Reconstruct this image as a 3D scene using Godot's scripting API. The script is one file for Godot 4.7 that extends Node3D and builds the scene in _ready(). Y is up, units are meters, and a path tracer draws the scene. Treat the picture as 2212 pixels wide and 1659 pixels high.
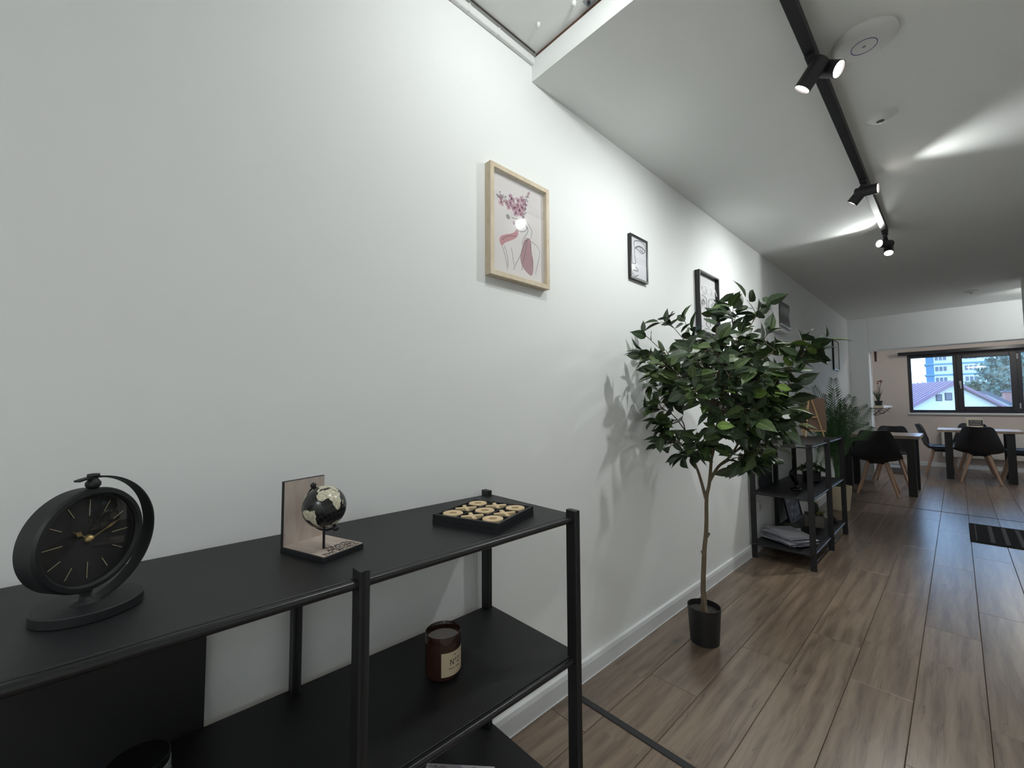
extends Node3D
# A bright hallway with a white wall, black shelving units, a potted ficus, track lights, and a dining corner by the window.

const H_CEIL := 2.49
const H_RECESS := 2.60
const RECESS_Z := -1.17
const FAR_Z := -8.31
const WIN_Z := -11.0
const SHELF_Y := 0.862

var rng := RandomNumberGenerator.new()
var taken := {}
var mats := {}

# ------------------------------------------------------------------ naming and tagging

func numbered(called: String) -> String:
	if not taken.has(called):
		taken[called] = 0
		return called
	taken[called] += 1
	return "%s_%03d" % [called, taken[called]]

func tag(o: Node3D, label: String, category: String, group := "") -> Node3D:
	o.set_meta("label", label)
	o.set_meta("category", category)
	if group != "":
		o.set_meta("group", group)
	return o

func thing(called: String, label: String, category: String, at := Vector3.ZERO, turn := 0.0, group := "") -> Node3D:
	var o := Node3D.new()
	o.name = numbered(called)
	add_child(o)
	o.position = at
	o.rotation.y = turn
	return tag(o, label, category, group)

func part(parent: Node3D, called: String, mesh: Mesh, m: Material, at := Vector3.ZERO) -> MeshInstance3D:
	var o := MeshInstance3D.new()
	o.name = called
	o.mesh = mesh
	o.material_override = m
	o.position = at
	o.cast_shadow = GeometryInstance3D.SHADOW_CASTING_SETTING_ON
	parent.add_child(o, true)
	return o

func solo(called: String, mesh: Mesh, m: Material, label: String, category: String, at := Vector3.ZERO, turn := 0.0, group := "") -> MeshInstance3D:
	var o := MeshInstance3D.new()
	o.name = numbered(called)
	o.mesh = mesh
	o.material_override = m
	o.position = at
	o.rotation.y = turn
	add_child(o)
	tag(o, label, category, group)
	return o

func structure(called: String, mesh: Mesh, m: Material, label := "", at := Vector3.ZERO) -> MeshInstance3D:
	var o := MeshInstance3D.new()
	o.name = called
	o.mesh = mesh
	o.material_override = m
	o.position = at
	add_child(o)
	o.set_meta("kind", "structure")
	if label != "":
		o.set_meta("label", label)
	return o

# ------------------------------------------------------------------ mesh helpers

func st_new() -> SurfaceTool:
	var st := SurfaceTool.new()
	st.begin(Mesh.PRIMITIVE_TRIANGLES)
	return st

func tri_n(st: SurfaceTool, a: Vector3, b: Vector3, c: Vector3, na: Vector3, nb: Vector3, nc: Vector3, ua := Vector2.ZERO, ub := Vector2.ZERO, uc := Vector2.ZERO) -> void:
	# emitted clockwise as seen from the side the normals point to
	var n := (b - a).cross(c - a)
	if n.dot(na + nb + nc) > 0.0:
		st.set_normal(na); st.set_uv(ua); st.add_vertex(a)
		st.set_normal(nc); st.set_uv(uc); st.add_vertex(c)
		st.set_normal(nb); st.set_uv(ub); st.add_vertex(b)
	else:
		st.set_normal(na); st.set_uv(ua); st.add_vertex(a)
		st.set_normal(nb); st.set_uv(ub); st.add_vertex(b)
		st.set_normal(nc); st.set_uv(uc); st.add_vertex(c)

func tri_o(st: SurfaceTool, a: Vector3, b: Vector3, c: Vector3, ref: Vector3) -> void:
	var n := (b - a).cross(c - a)
	if n.length_squared() < 1e-18:
		return
	n = n.normalized()
	if n.dot((a + b + c) / 3.0 - ref) < 0.0:
		n = -n
	tri_n(st, a, b, c, n, n, n)

func quad_o(st: SurfaceTool, a: Vector3, b: Vector3, c: Vector3, d: Vector3, ref: Vector3) -> void:
	tri_o(st, a, b, c, ref)
	tri_o(st, a, c, d, ref)

func quad_uv(st: SurfaceTool, a: Vector3, b: Vector3, c: Vector3, d: Vector3, n: Vector3, ua: Vector2, ub: Vector2, uc: Vector2, ud: Vector2) -> void:
	tri_n(st, a, b, c, n, n, n, ua, ub, uc)
	tri_n(st, a, c, d, n, n, n, ua, uc, ud)

func bx(st: SurfaceTool, c: Vector3, s: Vector3, bevel := 0.0, bas := Basis.IDENTITY) -> void:
	var h := s * 0.5
	var b: float = minf(bevel, minf(h.x, minf(h.y, h.z)) * 0.9)
	if b <= 0.0:
		var p := []
		for i in 8:
			p.append(c + bas * Vector3(h.x * (1 if i & 1 else -1), h.y * (1 if i & 2 else -1), h.z * (1 if i & 4 else -1)))
		for f in [[0, 1, 3, 2], [4, 5, 7, 6], [0, 1, 5, 4], [2, 3, 7, 6], [0, 2, 6, 4], [1, 3, 7, 5]]:
			quad_o(st, p[f[0]], p[f[1]], p[f[2]], p[f[3]], c)
		return
	# corner k, facing axis a
	var v := []
	for i in 8:
		var sg := Vector3(1 if i & 1 else -1, 1 if i & 2 else -1, 1 if i & 4 else -1)
		var row := []
		for a in 3:
			var q := Vector3(h.x - b, h.y - b, h.z - b)
			q[a] = h[a]
			row.append(c + bas * (q * sg))
		v.append(row)
	for a in 3:
		var m1 := 1 << ((a + 1) % 3)
		var m2 := 1 << ((a + 2) % 3)
		for s2 in 2:
			var k: int = (1 << a) * s2
			quad_o(st, v[k][a], v[k | m1][a], v[k | m1 | m2][a], v[k | m2][a], c)
		# edges along axis a
		for k2 in 4:
			var k3: int = (m1 if k2 & 1 else 0) | (m2 if k2 & 2 else 0)
			var a1: int = (a + 1) % 3
			var a2: int = (a + 2) % 3
			var e: int = k3 | (1 << a)
			quad_o(st, v[k3][a1], v[e][a1], v[e][a2], v[k3][a2], c)
	for i in 8:
		tri_o(st, v[i][0], v[i][1], v[i][2], c)

func box_mesh(s: Vector3, bevel := 0.0, c := Vector3.ZERO) -> ArrayMesh:
	var st := st_new()
	bx(st, c, s, bevel)
	return st.commit()

func span(a: Vector3, b: Vector3, bevel := 0.0) -> ArrayMesh:
	return box_mesh((b - a).abs(), bevel, (a + b) * 0.5)

func lathe(st: SurfaceTool, prof: Array, segs := 32, tf := Transform3D.IDENTITY, smooth := false, scale_z := 1.0) -> void:
	# prof: Vector2(radius, height) from bottom to top or any path; faces turn to the side left of the path
	var n := prof.size()
	var nr := []
	for i in n - 1:
		var d: Vector2 = prof[i + 1] - prof[i]
		nr.append(Vector2(d.y, -d.x).normalized())
	for i in n - 1:
		var na: Vector2 = nr[i]
		var nb: Vector2 = nr[i]
		if smooth:
			if i > 0:
				na = (nr[i - 1] + nr[i]).normalized()
			if i < n - 2:
				nb = (nr[i] + nr[i + 1]).normalized()
		for k in segs:
			var t0 := TAU * k / segs
			var t1 := TAU * (k + 1) / segs
			var c0 := Vector3(cos(t0), 0, sin(t0))
			var c1 := Vector3(cos(t1), 0, sin(t1))
			var up := Vector3.UP
			var sc := Vector3(1, 1, scale_z)
			var p00: Vector3 = (c0 * prof[i].x + up * prof[i].y) * sc
			var p10: Vector3 = (c1 * prof[i].x + up * prof[i].y) * sc
			var p01: Vector3 = (c0 * prof[i + 1].x + up * prof[i + 1].y) * sc
			var p11: Vector3 = (c1 * prof[i + 1].x + up * prof[i + 1].y) * sc
			var q00 := (c0 * na.x + up * na.y).normalized()
			var q10 := (c1 * na.x + up * na.y).normalized()
			var q01 := (c0 * nb.x + up * nb.y).normalized()
			var q11 := (c1 * nb.x + up * nb.y).normalized()
			var B := tf.basis
			var ua := Vector2(float(k) / segs, 1.0 - float(i) / (n - 1))
			var ub := Vector2(float(k + 1) / segs, ua.y)
			var uc := Vector2(ub.x, 1.0 - float(i + 1) / (n - 1))
			var ud := Vector2(ua.x, uc.y)
			if prof[i].x > 1e-6:
				tri_n(st, tf * p00, tf * p10, tf * p11, B * q00, B * q10, B * q11, ua, ub, uc)
			if prof[i + 1].x > 1e-6:
				tri_n(st, tf * p00, tf * p11, tf * p01, B * q00, B * q11, B * q01, ua, uc, ud)

func lathe_mesh(prof: Array, segs := 32, smooth := false, tf := Transform3D.IDENTITY) -> ArrayMesh:
	var st := st_new()
	lathe(st, prof, segs, tf, smooth)
	return st.commit()

func along(dir: Vector3) -> Basis:
	# a basis whose y axis is dir
	var y := dir.normalized()
	var x := y.cross(Vector3(0, 0, 1) if absf(y.z) < 0.9 else Vector3(1, 0, 0)).normalized()
	return Basis(x, y, x.cross(y))

func rod(st: SurfaceTool, a: Vector3, b: Vector3, r0: float, r1 := -1.0, segs := 12) -> void:
	if r1 < 0.0:
		r1 = r0
	var L := a.distance_to(b)
	lathe(st, [Vector2(0, 0), Vector2(r0, 0), Vector2(r1, L), Vector2(0, L)], segs, Transform3D(along(b - a), a))

func rod_mesh(a: Vector3, b: Vector3, r0: float, r1 := -1.0, segs := 12) -> ArrayMesh:
	var st := st_new()
	rod(st, a, b, r0, r1, segs)
	return st.commit()

func tube(st: SurfaceTool, pts: Array, radii: Array, segs := 8, squash := 1.0) -> void:
	var n := pts.size()
	var tan := []
	for i in n:
		var t: Vector3 = pts[mini(i + 1, n - 1)] - pts[maxi(i - 1, 0)]
		tan.append(t.normalized())
	var x: Vector3 = along(tan[0]).x
	var rings := []
	var nors := []
	for i in n:
		x = (x - tan[i] * x.dot(tan[i])).normalized()
		var z: Vector3 = x.cross(tan[i])
		var ring := []
		var nn := []
		for k in segs:
			var a := TAU * k / segs
			ring.append(pts[i] + (x * cos(a) + z * sin(a) * squash) * radii[i])
			nn.append((x * cos(a) + z * sin(a) / squash).normalized())
		rings.append(ring)
		nors.append(nn)
	for i in n - 1:
		for k in segs:
			var j := (k + 1) % segs
			tri_n(st, rings[i][k], rings[i][j], rings[i + 1][j], nors[i][k], nors[i][j], nors[i + 1][j])
			tri_n(st, rings[i][k], rings[i + 1][j], rings[i + 1][k], nors[i][k], nors[i + 1][j], nors[i + 1][k])
	for e in [0, n - 1]:
		var nn2: Vector3 = -tan[0] if e == 0 else tan[n - 1]
		for k in segs:
			tri_n(st, pts[e], rings[e][k], rings[e][(k + 1) % segs], nn2, nn2, nn2)

func tube_mesh(pts: Array, r: float, segs := 8) -> ArrayMesh:
	var st := st_new()
	var rr := []
	for p in pts:
		rr.append(r)
	tube(st, pts, rr, segs)
	return st.commit()

func prism(st: SurfaceTool, poly: PackedVector2Array, z0: float, z1: float, tf := Transform3D.IDENTITY) -> void:
	var idx := Geometry2D.triangulate_polygon(poly)
	var B := tf.basis
	for zz in [z0, z1]:
		var n: Vector3 = B * Vector3(0, 0, -1 if zz == z0 else 1)
		for i in range(0, idx.size(), 3):
			var a := tf * Vector3(poly[idx[i]].x, poly[idx[i]].y, zz)
			var b := tf * Vector3(poly[idx[i + 1]].x, poly[idx[i + 1]].y, zz)
			var c := tf * Vector3(poly[idx[i + 2]].x, poly[idx[i + 2]].y, zz)
			tri_n(st, a, b, c, n, n, n)
	var cw := Geometry2D.is_polygon_clockwise(poly)
	for i in poly.size():
		var p: Vector2 = poly[i]
		var q: Vector2 = poly[(i + 1) % poly.size()]
		var d := (q - p).normalized()
		var n2 := Vector2(d.y, -d.x) if not cw else Vector2(-d.y, d.x)
		var nn: Vector3 = B * Vector3(n2.x, n2.y, 0)
		var a := tf * Vector3(p.x, p.y, z0)
		var b := tf * Vector3(q.x, q.y, z0)
		var c := tf * Vector3(q.x, q.y, z1)
		var e := tf * Vector3(p.x, p.y, z1)
		tri_n(st, a, b, c, nn, nn, nn)
		tri_n(st, a, c, e, nn, nn, nn)

func prism_mesh(poly: PackedVector2Array, z0: float, z1: float, tf := Transform3D.IDENTITY) -> ArrayMesh:
	var st := st_new()
	prism(st, poly, z0, z1, tf)
	return st.commit()

func sheet(st: SurfaceTool, g: Array, thick := 0.0, both := true) -> void:
	# g[i][j]: grid of points; smooth normals; with thickness it gets a back and a rim
	var nu := g.size()
	var nv: int = g[0].size()
	var nor := []
	for i in nu:
		var row := []
		for j in nv:
			var du: Vector3 = g[mini(i + 1, nu - 1)][j] - g[maxi(i - 1, 0)][j]
			var dv: Vector3 = g[i][mini(j + 1, nv - 1)] - g[i][maxi(j - 1, 0)]
			row.append(du.cross(dv).normalized())
		nor.append(row)
	for i in nu - 1:
		for j in nv - 1:
			for sgn in ([1.0, -1.0] if both else [1.0]):
				var off: float = thick * 0.5 * sgn
				var a: Vector3 = g[i][j] + nor[i][j] * off
				var b: Vector3 = g[i + 1][j] + nor[i + 1][j] * off
				var c: Vector3 = g[i + 1][j + 1] + nor[i + 1][j + 1] * off
				var d: Vector3 = g[i][j + 1] + nor[i][j + 1] * off
				var ua := Vector2(float(i) / (nu - 1), float(j) / (nv - 1))
				var ub := Vector2(float(i + 1) / (nu - 1), float(j) / (nv - 1))
				var uc := Vector2(float(i + 1) / (nu - 1), float(j + 1) / (nv - 1))
				var ud := Vector2(float(i) / (nu - 1), float(j + 1) / (nv - 1))
				tri_n(st, a, b, c, nor[i][j] * sgn, nor[i + 1][j] * sgn, nor[i + 1][j + 1] * sgn, ua, ub, uc)
				tri_n(st, a, c, d, nor[i][j] * sgn, nor[i + 1][j + 1] * sgn, nor[i][j + 1] * sgn, ua, uc, ud)
	if thick > 0.0:
		var loop := []
		for i in nu: loop.append([i, 0])
		for j in range(1, nv): loop.append([nu - 1, j])
		for i in range(nu - 2, -1, -1): loop.append([i, nv - 1])
		for j in range(nv - 2, -1, -1): loop.append([0, j])
		var mid: Vector3 = g[nu / 2][nv / 2]
		for k in loop.size() - 1:
			var p: Vector3 = g[loop[k][0]][loop[k][1]]
			var q: Vector3 = g[loop[k + 1][0]][loop[k + 1][1]]
			var np: Vector3 = nor[loop[k][0]][loop[k][1]] * thick * 0.5
			var nq: Vector3 = nor[loop[k + 1][0]][loop[k + 1][1]] * thick * 0.5
			quad_o(st, p - np, q - nq, q + nq, p + np, mid)

func text_mesh(words: String, size: float, depth: float, font_name := "Droid Sans") -> TextMesh:
	var f := SystemFont.new()
	f.font_names = PackedStringArray([font_name])
	var t := TextMesh.new()
	t.text = words
	t.font = f
	t.font_size = 64
	t.pixel_size = size / 64.0
	t.depth = depth
	t.curve_step = 1.0
	return t

# ------------------------------------------------------------------ materials

func mat(key: String, col: Color, rough := 0.6, metal := 0.0) -> StandardMaterial3D:
	if mats.has(key):
		return mats[key]
	var m := StandardMaterial3D.new()
	m.resource_name = key
	m.albedo_color = col
	m.roughness = rough
	m.metallic = metal
	mats[key] = m
	return m

func c8(r: int, g: int, b: int) -> Color:
	return Color8(r, g, b)

func noise(sd: int, freq: float, oct := 3, kind := FastNoiseLite.TYPE_SIMPLEX_SMOOTH) -> FastNoiseLite:
	var n := FastNoiseLite.new()
	n.seed = sd
	n.noise_type = kind
	n.frequency = freq
	n.fractal_octaves = oct
	return n

func relief(m: StandardMaterial3D, sd: int, freq: float, tile: float, strength: float) -> void:
	var n := noise(sd, freq, 4)
	var im := n.get_seamless_image(512, 512)
	im.convert(Image.FORMAT_RGBA8)
	im.bump_map_to_normal_map(strength)
	m.normal_enabled = true
	m.normal_texture = ImageTexture.create_from_image(im)
	m.uv1_triplanar = true
	m.uv1_world_triplanar = true
	m.uv1_scale = Vector3.ONE / tile

func wood_image(sd: int, w: int, h: int, base: Color, dark: Color, light: Color, streak := 1.0) -> Image:
	# grain runs along the height
	var im := Image.create(w, h, false, Image.FORMAT_RGB8)
	var n1 := noise(sd, 0.02, 3)
	var n2 := noise(sd + 7, 0.05, 3)
	var n3 := noise(sd + 13, 0.011, 2)
	var kx := 256.0 / w
	var ky := 1024.0 / h
	for y in h:
		for x in w:
			var fx := x * kx
			var fy := y * ky
			var warp := n3.get_noise_2d(fx * 0.8, fy * 0.12) * 40.0
			var rings := sin((fx + warp) * 0.17 + n3.get_noise_2d(fy * 0.4, 77.0) * 5.0)
			var fine := n2.get_noise_2d(fx * 3.4, fy * 0.10)
			var patch := n1.get_noise_2d(fx * 0.7, fy * 0.07)
			var fleck := n2.get_noise_2d(fx * 1.6 + 300.0, fy * 0.05)
			var t := clampf(0.5 + patch * 0.42 + fine * 0.14 + rings * 0.06 * streak, 0.0, 1.0)
			var c := dark.lerp(base, minf(t * 2.0, 1.0))
			c = c.lerp(light, maxf(t * 2.0 - 1.0, 0.0))
			if fleck > 0.42:
				c = c.lerp(dark, clampf((fleck - 0.42) * 2.5, 0.0, 0.5) * streak)
			var crack := absf(n1.get_noise_2d(fx * 0.55 + 900.0, fy * 0.045 + 40.0))
			if crack < 0.014 and patch < 0.12:
				c = c.lerp(dark * 0.8, (1.0 - crack / 0.014) * 0.75 * streak)
			im.set_pixel(x, y, c)
	return im

func tex_mat(key: String, im: Image, rough: float) -> StandardMaterial3D:
	var m := mat(key, Color.WHITE, rough)
	im.generate_mipmaps()
	m.albedo_texture = ImageTexture.create_from_image(im)
	return m

func glass(key: String, alpha := 0.08, tint := Color(0.9, 0.95, 0.95)) -> StandardMaterial3D:
	var m := mat(key, Color(tint.r, tint.g, tint.b, alpha), 0.03)
	m.transparency = BaseMaterial3D.TRANSPARENCY_ALPHA
	m.metallic_specular = 0.5
	return m

# ------------------------------------------------------------------ painting print on an image

func stroke(im: Image, pts: Array, r: float, col: Color) -> void:
	# pts in 0..1 of the image
	var w := im.get_width()
	var h := im.get_height()
	for i in pts.size() - 1:
		var a: Vector2 = pts[i] * Vector2(w, h)
		var b: Vector2 = pts[i + 1] * Vector2(w, h)
		var steps := maxi(1, int(a.distance_to(b) / maxf(r * 0.5, 0.5)))
		for s in steps + 1:
			var p := a.lerp(b, float(s) / steps)
			blot(im, p, r, r, col)

func blot(im: Image, p: Vector2, rx: float, ry: float, col: Color, turn := 0.0) -> void:
	var R := maxf(rx, ry)
	for y in range(maxi(0, int(p.y - R)), mini(im.get_height(), int(p.y + R) + 2)):
		for x in range(maxi(0, int(p.x - R)), mini(im.get_width(), int(p.x + R) + 2)):
			var d := (Vector2(x, y) - p).rotated(-turn)
			var q := d.x * d.x / (rx * rx) + d.y * d.y / (ry * ry)
			if q <= 1.0:
				var a := col.a
				im.set_pixel(x, y, im.get_pixel(x, y).lerp(Color(col.r, col.g, col.b), a))

func curve(pts: Array, n := 10) -> Array:
	# Catmull-Rom through the points
	var out := []
	for i in pts.size() - 1:
		var p0 = pts[maxi(i - 1, 0)]
		var p1 = pts[i]
		var p2 = pts[i + 1]
		var p3 = pts[mini(i + 2, pts.size() - 1)]
		for k in n:
			var t := float(k) / n
			out.append(0.5 * ((2.0 * p1) + (p2 - p0) * t + (2.0 * p0 - 5.0 * p1 + 4.0 * p2 - p3) * t * t + (3.0 * p1 - p0 - 3.0 * p2 + p3) * t * t * t))
	out.append(pts[pts.size() - 1])
	return out

func fill_shape(im: Image, pts: Array, col: Color) -> void:
	var w := im.get_width()
	var h := im.get_height()
	var poly := PackedVector2Array()
	var lo := Vector2(1e9, 1e9)
	var hi := Vector2(-1e9, -1e9)
	for p in pts:
		var q: Vector2 = p * Vector2(w, h)
		poly.append(q)
		lo = lo.min(q)
		hi = hi.max(q)
	for y in range(maxi(0, int(lo.y)), mini(h, int(hi.y) + 1)):
		for x in range(maxi(0, int(lo.x)), mini(w, int(hi.x) + 1)):
			if Geometry2D.is_point_in_polygon(Vector2(x + 0.5, y + 0.5), poly):
				im.set_pixel(x, y, im.get_pixel(x, y).lerp(Color(col.r, col.g, col.b), col.a))

# ------------------------------------------------------------------ the scene

func _ready() -> void:
	rng.seed = 4117
	set_view_and_sky()
	make_materials()
	build_room()
	build_floor()
	build_recess()
	build_window()
	build_outside()
	build_shelving()
	build_track_lights()
	build_ceiling_devices()
	build_pictures()
	build_ficus()
	build_clock()
	build_bookend()
	build_board_game()
	build_candle_and_jar()
	build_far_shelf_things()
	build_palm()
	build_dining()
	build_small_wall_things()

func set_view_and_sky() -> void:
	var cam := Camera3D.new()
	cam.name = "camera"
	cam.transform = Transform3D(Basis(Vector3(0.68039, -0.004838, -0.732834), Vector3(0.041551, 0.998624, 0.031985), Vector3(0.731671, -0.052212, 0.679655)), Vector3(1.131, 1.165, 0.0))
	cam.fov = 85.8916
	cam.near = 0.02
	cam.far = 600.0
	add_child(cam)
	cam.current = true
	var sm := ProceduralSkyMaterial.new()
	sm.sky_top_color = Color(0.54, 0.72, 0.95)
	sm.sky_horizon_color = Color(0.70, 0.84, 0.99)
	sm.sky_curve = 0.25
	sm.ground_bottom_color = Color(0.42, 0.46, 0.48)
	sm.ground_horizon_color = Color(0.62, 0.68, 0.72)
	sm.sun_angle_max = 1.0
	var sky := Sky.new()
	sky.sky_material = sm
	var env := Environment.new()
	env.background_mode = Environment.BG_SKY
	env.sky = sky
	env.background_energy_multiplier = 4.4
	env.tonemap_mode = Environment.TONE_MAPPER_LINEAR
	env.tonemap_exposure = 1.25
	env.sdfgi_enabled = true
	env.ssao_enabled = true
	env.ssil_enabled = true
	var we := WorldEnvironment.new()
	we.name = "world"
	we.environment = env
	add_child(we)

func make_materials() -> void:
	relief(mat("wall_white", c8(235, 237, 237), 0.75), 3, 0.03, 0.35, 0.07)
	relief(mat("ceiling_white", c8(234, 236, 235), 0.85), 5, 0.03, 0.4, 0.07)
	relief(mat("beige_plaster", c8(205, 193, 185), 0.85), 9, 0.03, 0.35, 0.1)
	mat("slab_paint", c8(234, 236, 235), 0.85)
	mat("white_gloss", c8(222, 223, 224), 0.4)
	mat("white_plastic", c8(226, 227, 227), 0.45)
	mat("black_metal", c8(29, 29, 32), 0.5)
	mat("black_satin", c8(25, 25, 28), 0.3)
	mat("black_rail", c8(34, 33, 38), 0.5)
	mat("black_gloss", c8(17, 17, 20), 0.12)
	mat("black_plastic", c8(30, 30, 32), 0.5)
	mat("black_paint", c8(24, 25, 29), 0.55)
	mat("gold", c8(214, 186, 128), 0.3, 0.9)
	mat("steel", c8(190, 194, 198), 0.3, 0.9)
	mat("anthracite", c8(40, 40, 46), 0.45)
	mat("paper", c8(232, 230, 228), 0.9)
	relief(mat("soil", c8(60, 58, 54), 0.95), 21, 0.12, 0.08, 4.0)
	glass("pane", 0.06)
	glass("dial_glass", 0.05, Color(0.3, 0.3, 0.3))

func build_room() -> void:
	var w: Material = mats["wall_white"]
	structure("wall_left", span(Vector3(-0.18, 0, -11.25), Vector3(0, 2.75, 3.2)), w, "long white painted wall with framed pictures")
	structure("wall_right", span(Vector3(2.6, 0, -11.25), Vector3(2.78, 2.75, 3.2)), w)
	structure("wall_back", span(Vector3(-0.18, 0, 3.2), Vector3(2.78, 2.75, 3.38)), w)
	var st := st_new()
	bx(st, Vector3(0.12, 1.245, FAR_Z - 0.11), Vector3(0.24, 2.49, 0.22), 0.004)
	bx(st, Vector3(1.42, 2.2375, FAR_Z - 0.11), Vector3(2.36, 0.505, 0.22), 0.004)
	structure("wall_far", st.commit(), w, "white wall with a wide opening to the dining corner")
	structure("wall_partition", span(Vector3(1.648, 0, -6.93), Vector3(2.6, H_CEIL, -6.81), 0.003), w)
	st = st_new()
	bx(st, Vector3(0.255, 1.25, WIN_Z - 0.1), Vector3(0.51, 2.5, 0.2))
	bx(st, Vector3(2.475, 1.25, WIN_Z - 0.1), Vector3(0.25, 2.5, 0.2))
	bx(st, Vector3(1.43, 0.495, WIN_Z - 0.1), Vector3(1.84, 0.99, 0.2))
	bx(st, Vector3(1.43, 2.3, WIN_Z - 0.1), Vector3(1.84, 0.4, 0.2))
	structure("wall_window", st.commit(), mats["beige_plaster"], "beige wall round the wide dark window")
	structure("ceiling", span(Vector3(0, H_CEIL, -11.2), Vector3(2.6, 2.582, RECESS_Z)), mats["ceiling_white"], "white lowered ceiling over the hallway")
	structure("ceiling_001", span(Vector3(-0.18, H_RECESS, -11.25), Vector3(2.78, 2.78, 3.38)), mats["slab_paint"], "raised painted slab beyond the lowered ceiling")
	# skirting boards with a sloped top edge
	var prof := PackedVector2Array([Vector2(0, 0), Vector2(0.016, 0), Vector2(0.016, 0.062), Vector2(0.012, 0.078), Vector2(0.0, 0.082)])
	var g := mat("skirting_white", c8(218, 220, 222), 0.45)
	structure("baseboard_left", prism_mesh(prof, FAR_Z, 3.2), g, "white skirting board along the long wall")
	structure("baseboard_window", prism_mesh(prof, 0.0, 2.6, Transform3D(Basis(Vector3(0, 0, 1), Vector3(0, 1, 0), Vector3(1, 0, 0)), Vector3(0, 0, WIN_Z))), g)
	structure("baseboard_far", prism_mesh(prof, 0.016, 0.24, Transform3D(Basis(Vector3(0, 0, 1), Vector3(0, 1, 0), Vector3(1, 0, 0)), Vector3(0, 0, FAR_Z))), g)
	# white bead of sealant along the floor
	structure("trim_1", span(Vector3(0.016, 0.0, FAR_Z), Vector3(0.019, 0.003, 3.2)), mats["white_gloss"], "thin white sealant bead along the skirting")
	structure("trim_2", span(Vector3(0.017, 0.0, -1.371), Vector3(2.6, 0.004, -1.343), 0.0015), mat("strip_black", c8(40, 40, 44), 0.6), "flat black threshold strip across the wooden floor")
	structure("trim_3", span(Vector3(0.017, 0.0, -6.463), Vector3(2.6, 0.002, -6.451)), mat("strip_brown", c8(62, 54, 48), 0.6), "thin dark joint strip across the far floor")

func plank_mesh(w: float, L: float, off: float) -> ArrayMesh:
	# centred, top at y 0, grain along z
	var st := st_new()
	var b := 0.0016
	var x := w * 0.5
	var z := L * 0.5
	var v1 := L / 1.22
	quad_uv(st, Vector3(-x + b, 0, -z + b), Vector3(x - b, 0, -z + b), Vector3(x - b, 0, z - b), Vector3(-x + b, 0, z - b), Vector3.UP, Vector2(0, off), Vector2(1, off), Vector2(1, off + v1), Vector2(0, off + v1))
	var rim := [Vector3(-x + b, 0, -z + b), Vector3(x - b, 0, -z + b), Vector3(x - b, 0, z - b), Vector3(-x + b, 0, z - b)]
	var low := [Vector3(-x, -b, -z), Vector3(x, -b, -z), Vector3(x, -b, z), Vector3(-x, -b, z)]
	var bot := [Vector3(-x, -0.011, -z), Vector3(x, -0.011, -z), Vector3(x, -0.011, z), Vector3(-x, -0.011, z)]
	for i in 4:
		var j := (i + 1) % 4
		quad_o(st, rim[i], rim[j], low[j], low[i], Vector3(0, -0.05, 0))
		quad_o(st, low[i], low[j], bot[j], bot[i], Vector3(0, -0.006, 0))
	return st.commit()

func build_floor() -> void:
	var fl := structure("floor", span(Vector3(-0.18, -0.12, -11.25), Vector3(2.78, -0.012, 3.38)), mat("subfloor", c8(46, 41, 37), 0.9), "brown grey wood laminate floor in long planks")
	var pm := []
	for k in 5:
		var base := c8(122, 104, 88)
		if k == 1: base = c8(130, 112, 96)
		if k == 3: base = c8(114, 98, 85)
		var m: StandardMaterial3D = tex_mat("plank_%d" % k, wood_image(100 + k * 31, 256, 1024, base, c8(84, 68, 56), c8(150, 132, 114)), 0.28)
		m.metallic_specular = 0.8
		pm.append(m)
	var W := 0.197
	var gap := 0.0015
	var known := {-3: -1.70, -4: 99.0, -2: -2.205, -1: -2.6, 0: -2.286, 1: -3.1, 2: -3.515}
	var cache := {}
	for k in range(-4, 10):
		# column k spans x0 .. x0 + W; column 0 starts at .771
		var x0 := 0.771 + W * k
		var x1 := minf(x0 + W, 2.6)
		x0 = maxf(x0, 0.0)
		if x1 - x0 < 0.02:
			continue
		var j: float = known.get(k, rng.randf_range(-3.0, -1.8))
		if j > 50.0:
			j = -2.45
		var z := j
		while z < 3.2:
			z += 1.22
		while z > -11.0:
			var za := minf(z, 3.2)
			var zb := maxf(z - 1.22, -11.0)
			z -= 1.22
			if za - zb < 0.03:
				continue
			var L := za - zb - gap
			var wd := x1 - x0 - gap
			var off := rng.randi_range(0, 2) * 0.33
			var key := "%.3f_%.3f_%.2f" % [wd, L, off]
			if not cache.has(key):
				cache[key] = plank_mesh(wd, L, off)
			var p := part(fl, "plank", cache[key], pm[rng.randi_range(0, 4)], Vector3((x0 + x1) * 0.5, 0, (za + zb) * 0.5))
			if rng.randf() < 0.5:
				p.rotation.y = PI
	# door mat with pale stripes
	var mt := thing("door_mat", "dark ribbed floor mat with pale stripes on the hallway planks", "mat", Vector3(1.16, 0.0, -6.02))
	relief(mat("mat_pile", c8(38, 36, 37), 0.98), 33, 0.2, 0.05, 5.0)
	part(mt, "backing", span(Vector3(0, 0.0, 0), Vector3(1.1, 0.007, 0.77), 0.003), mats["mat_pile"])
	for i in 13:
		var x := 0.035 + i * 0.082
		part(mt, "stripe", span(Vector3(x, 0.0068, 0.05), Vector3(x + (0.008 if i == 0 else 0.026), 0.0088, 0.72), 0.001), mat("mat_stripe", c8(118, 118, 120), 0.98))

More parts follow.
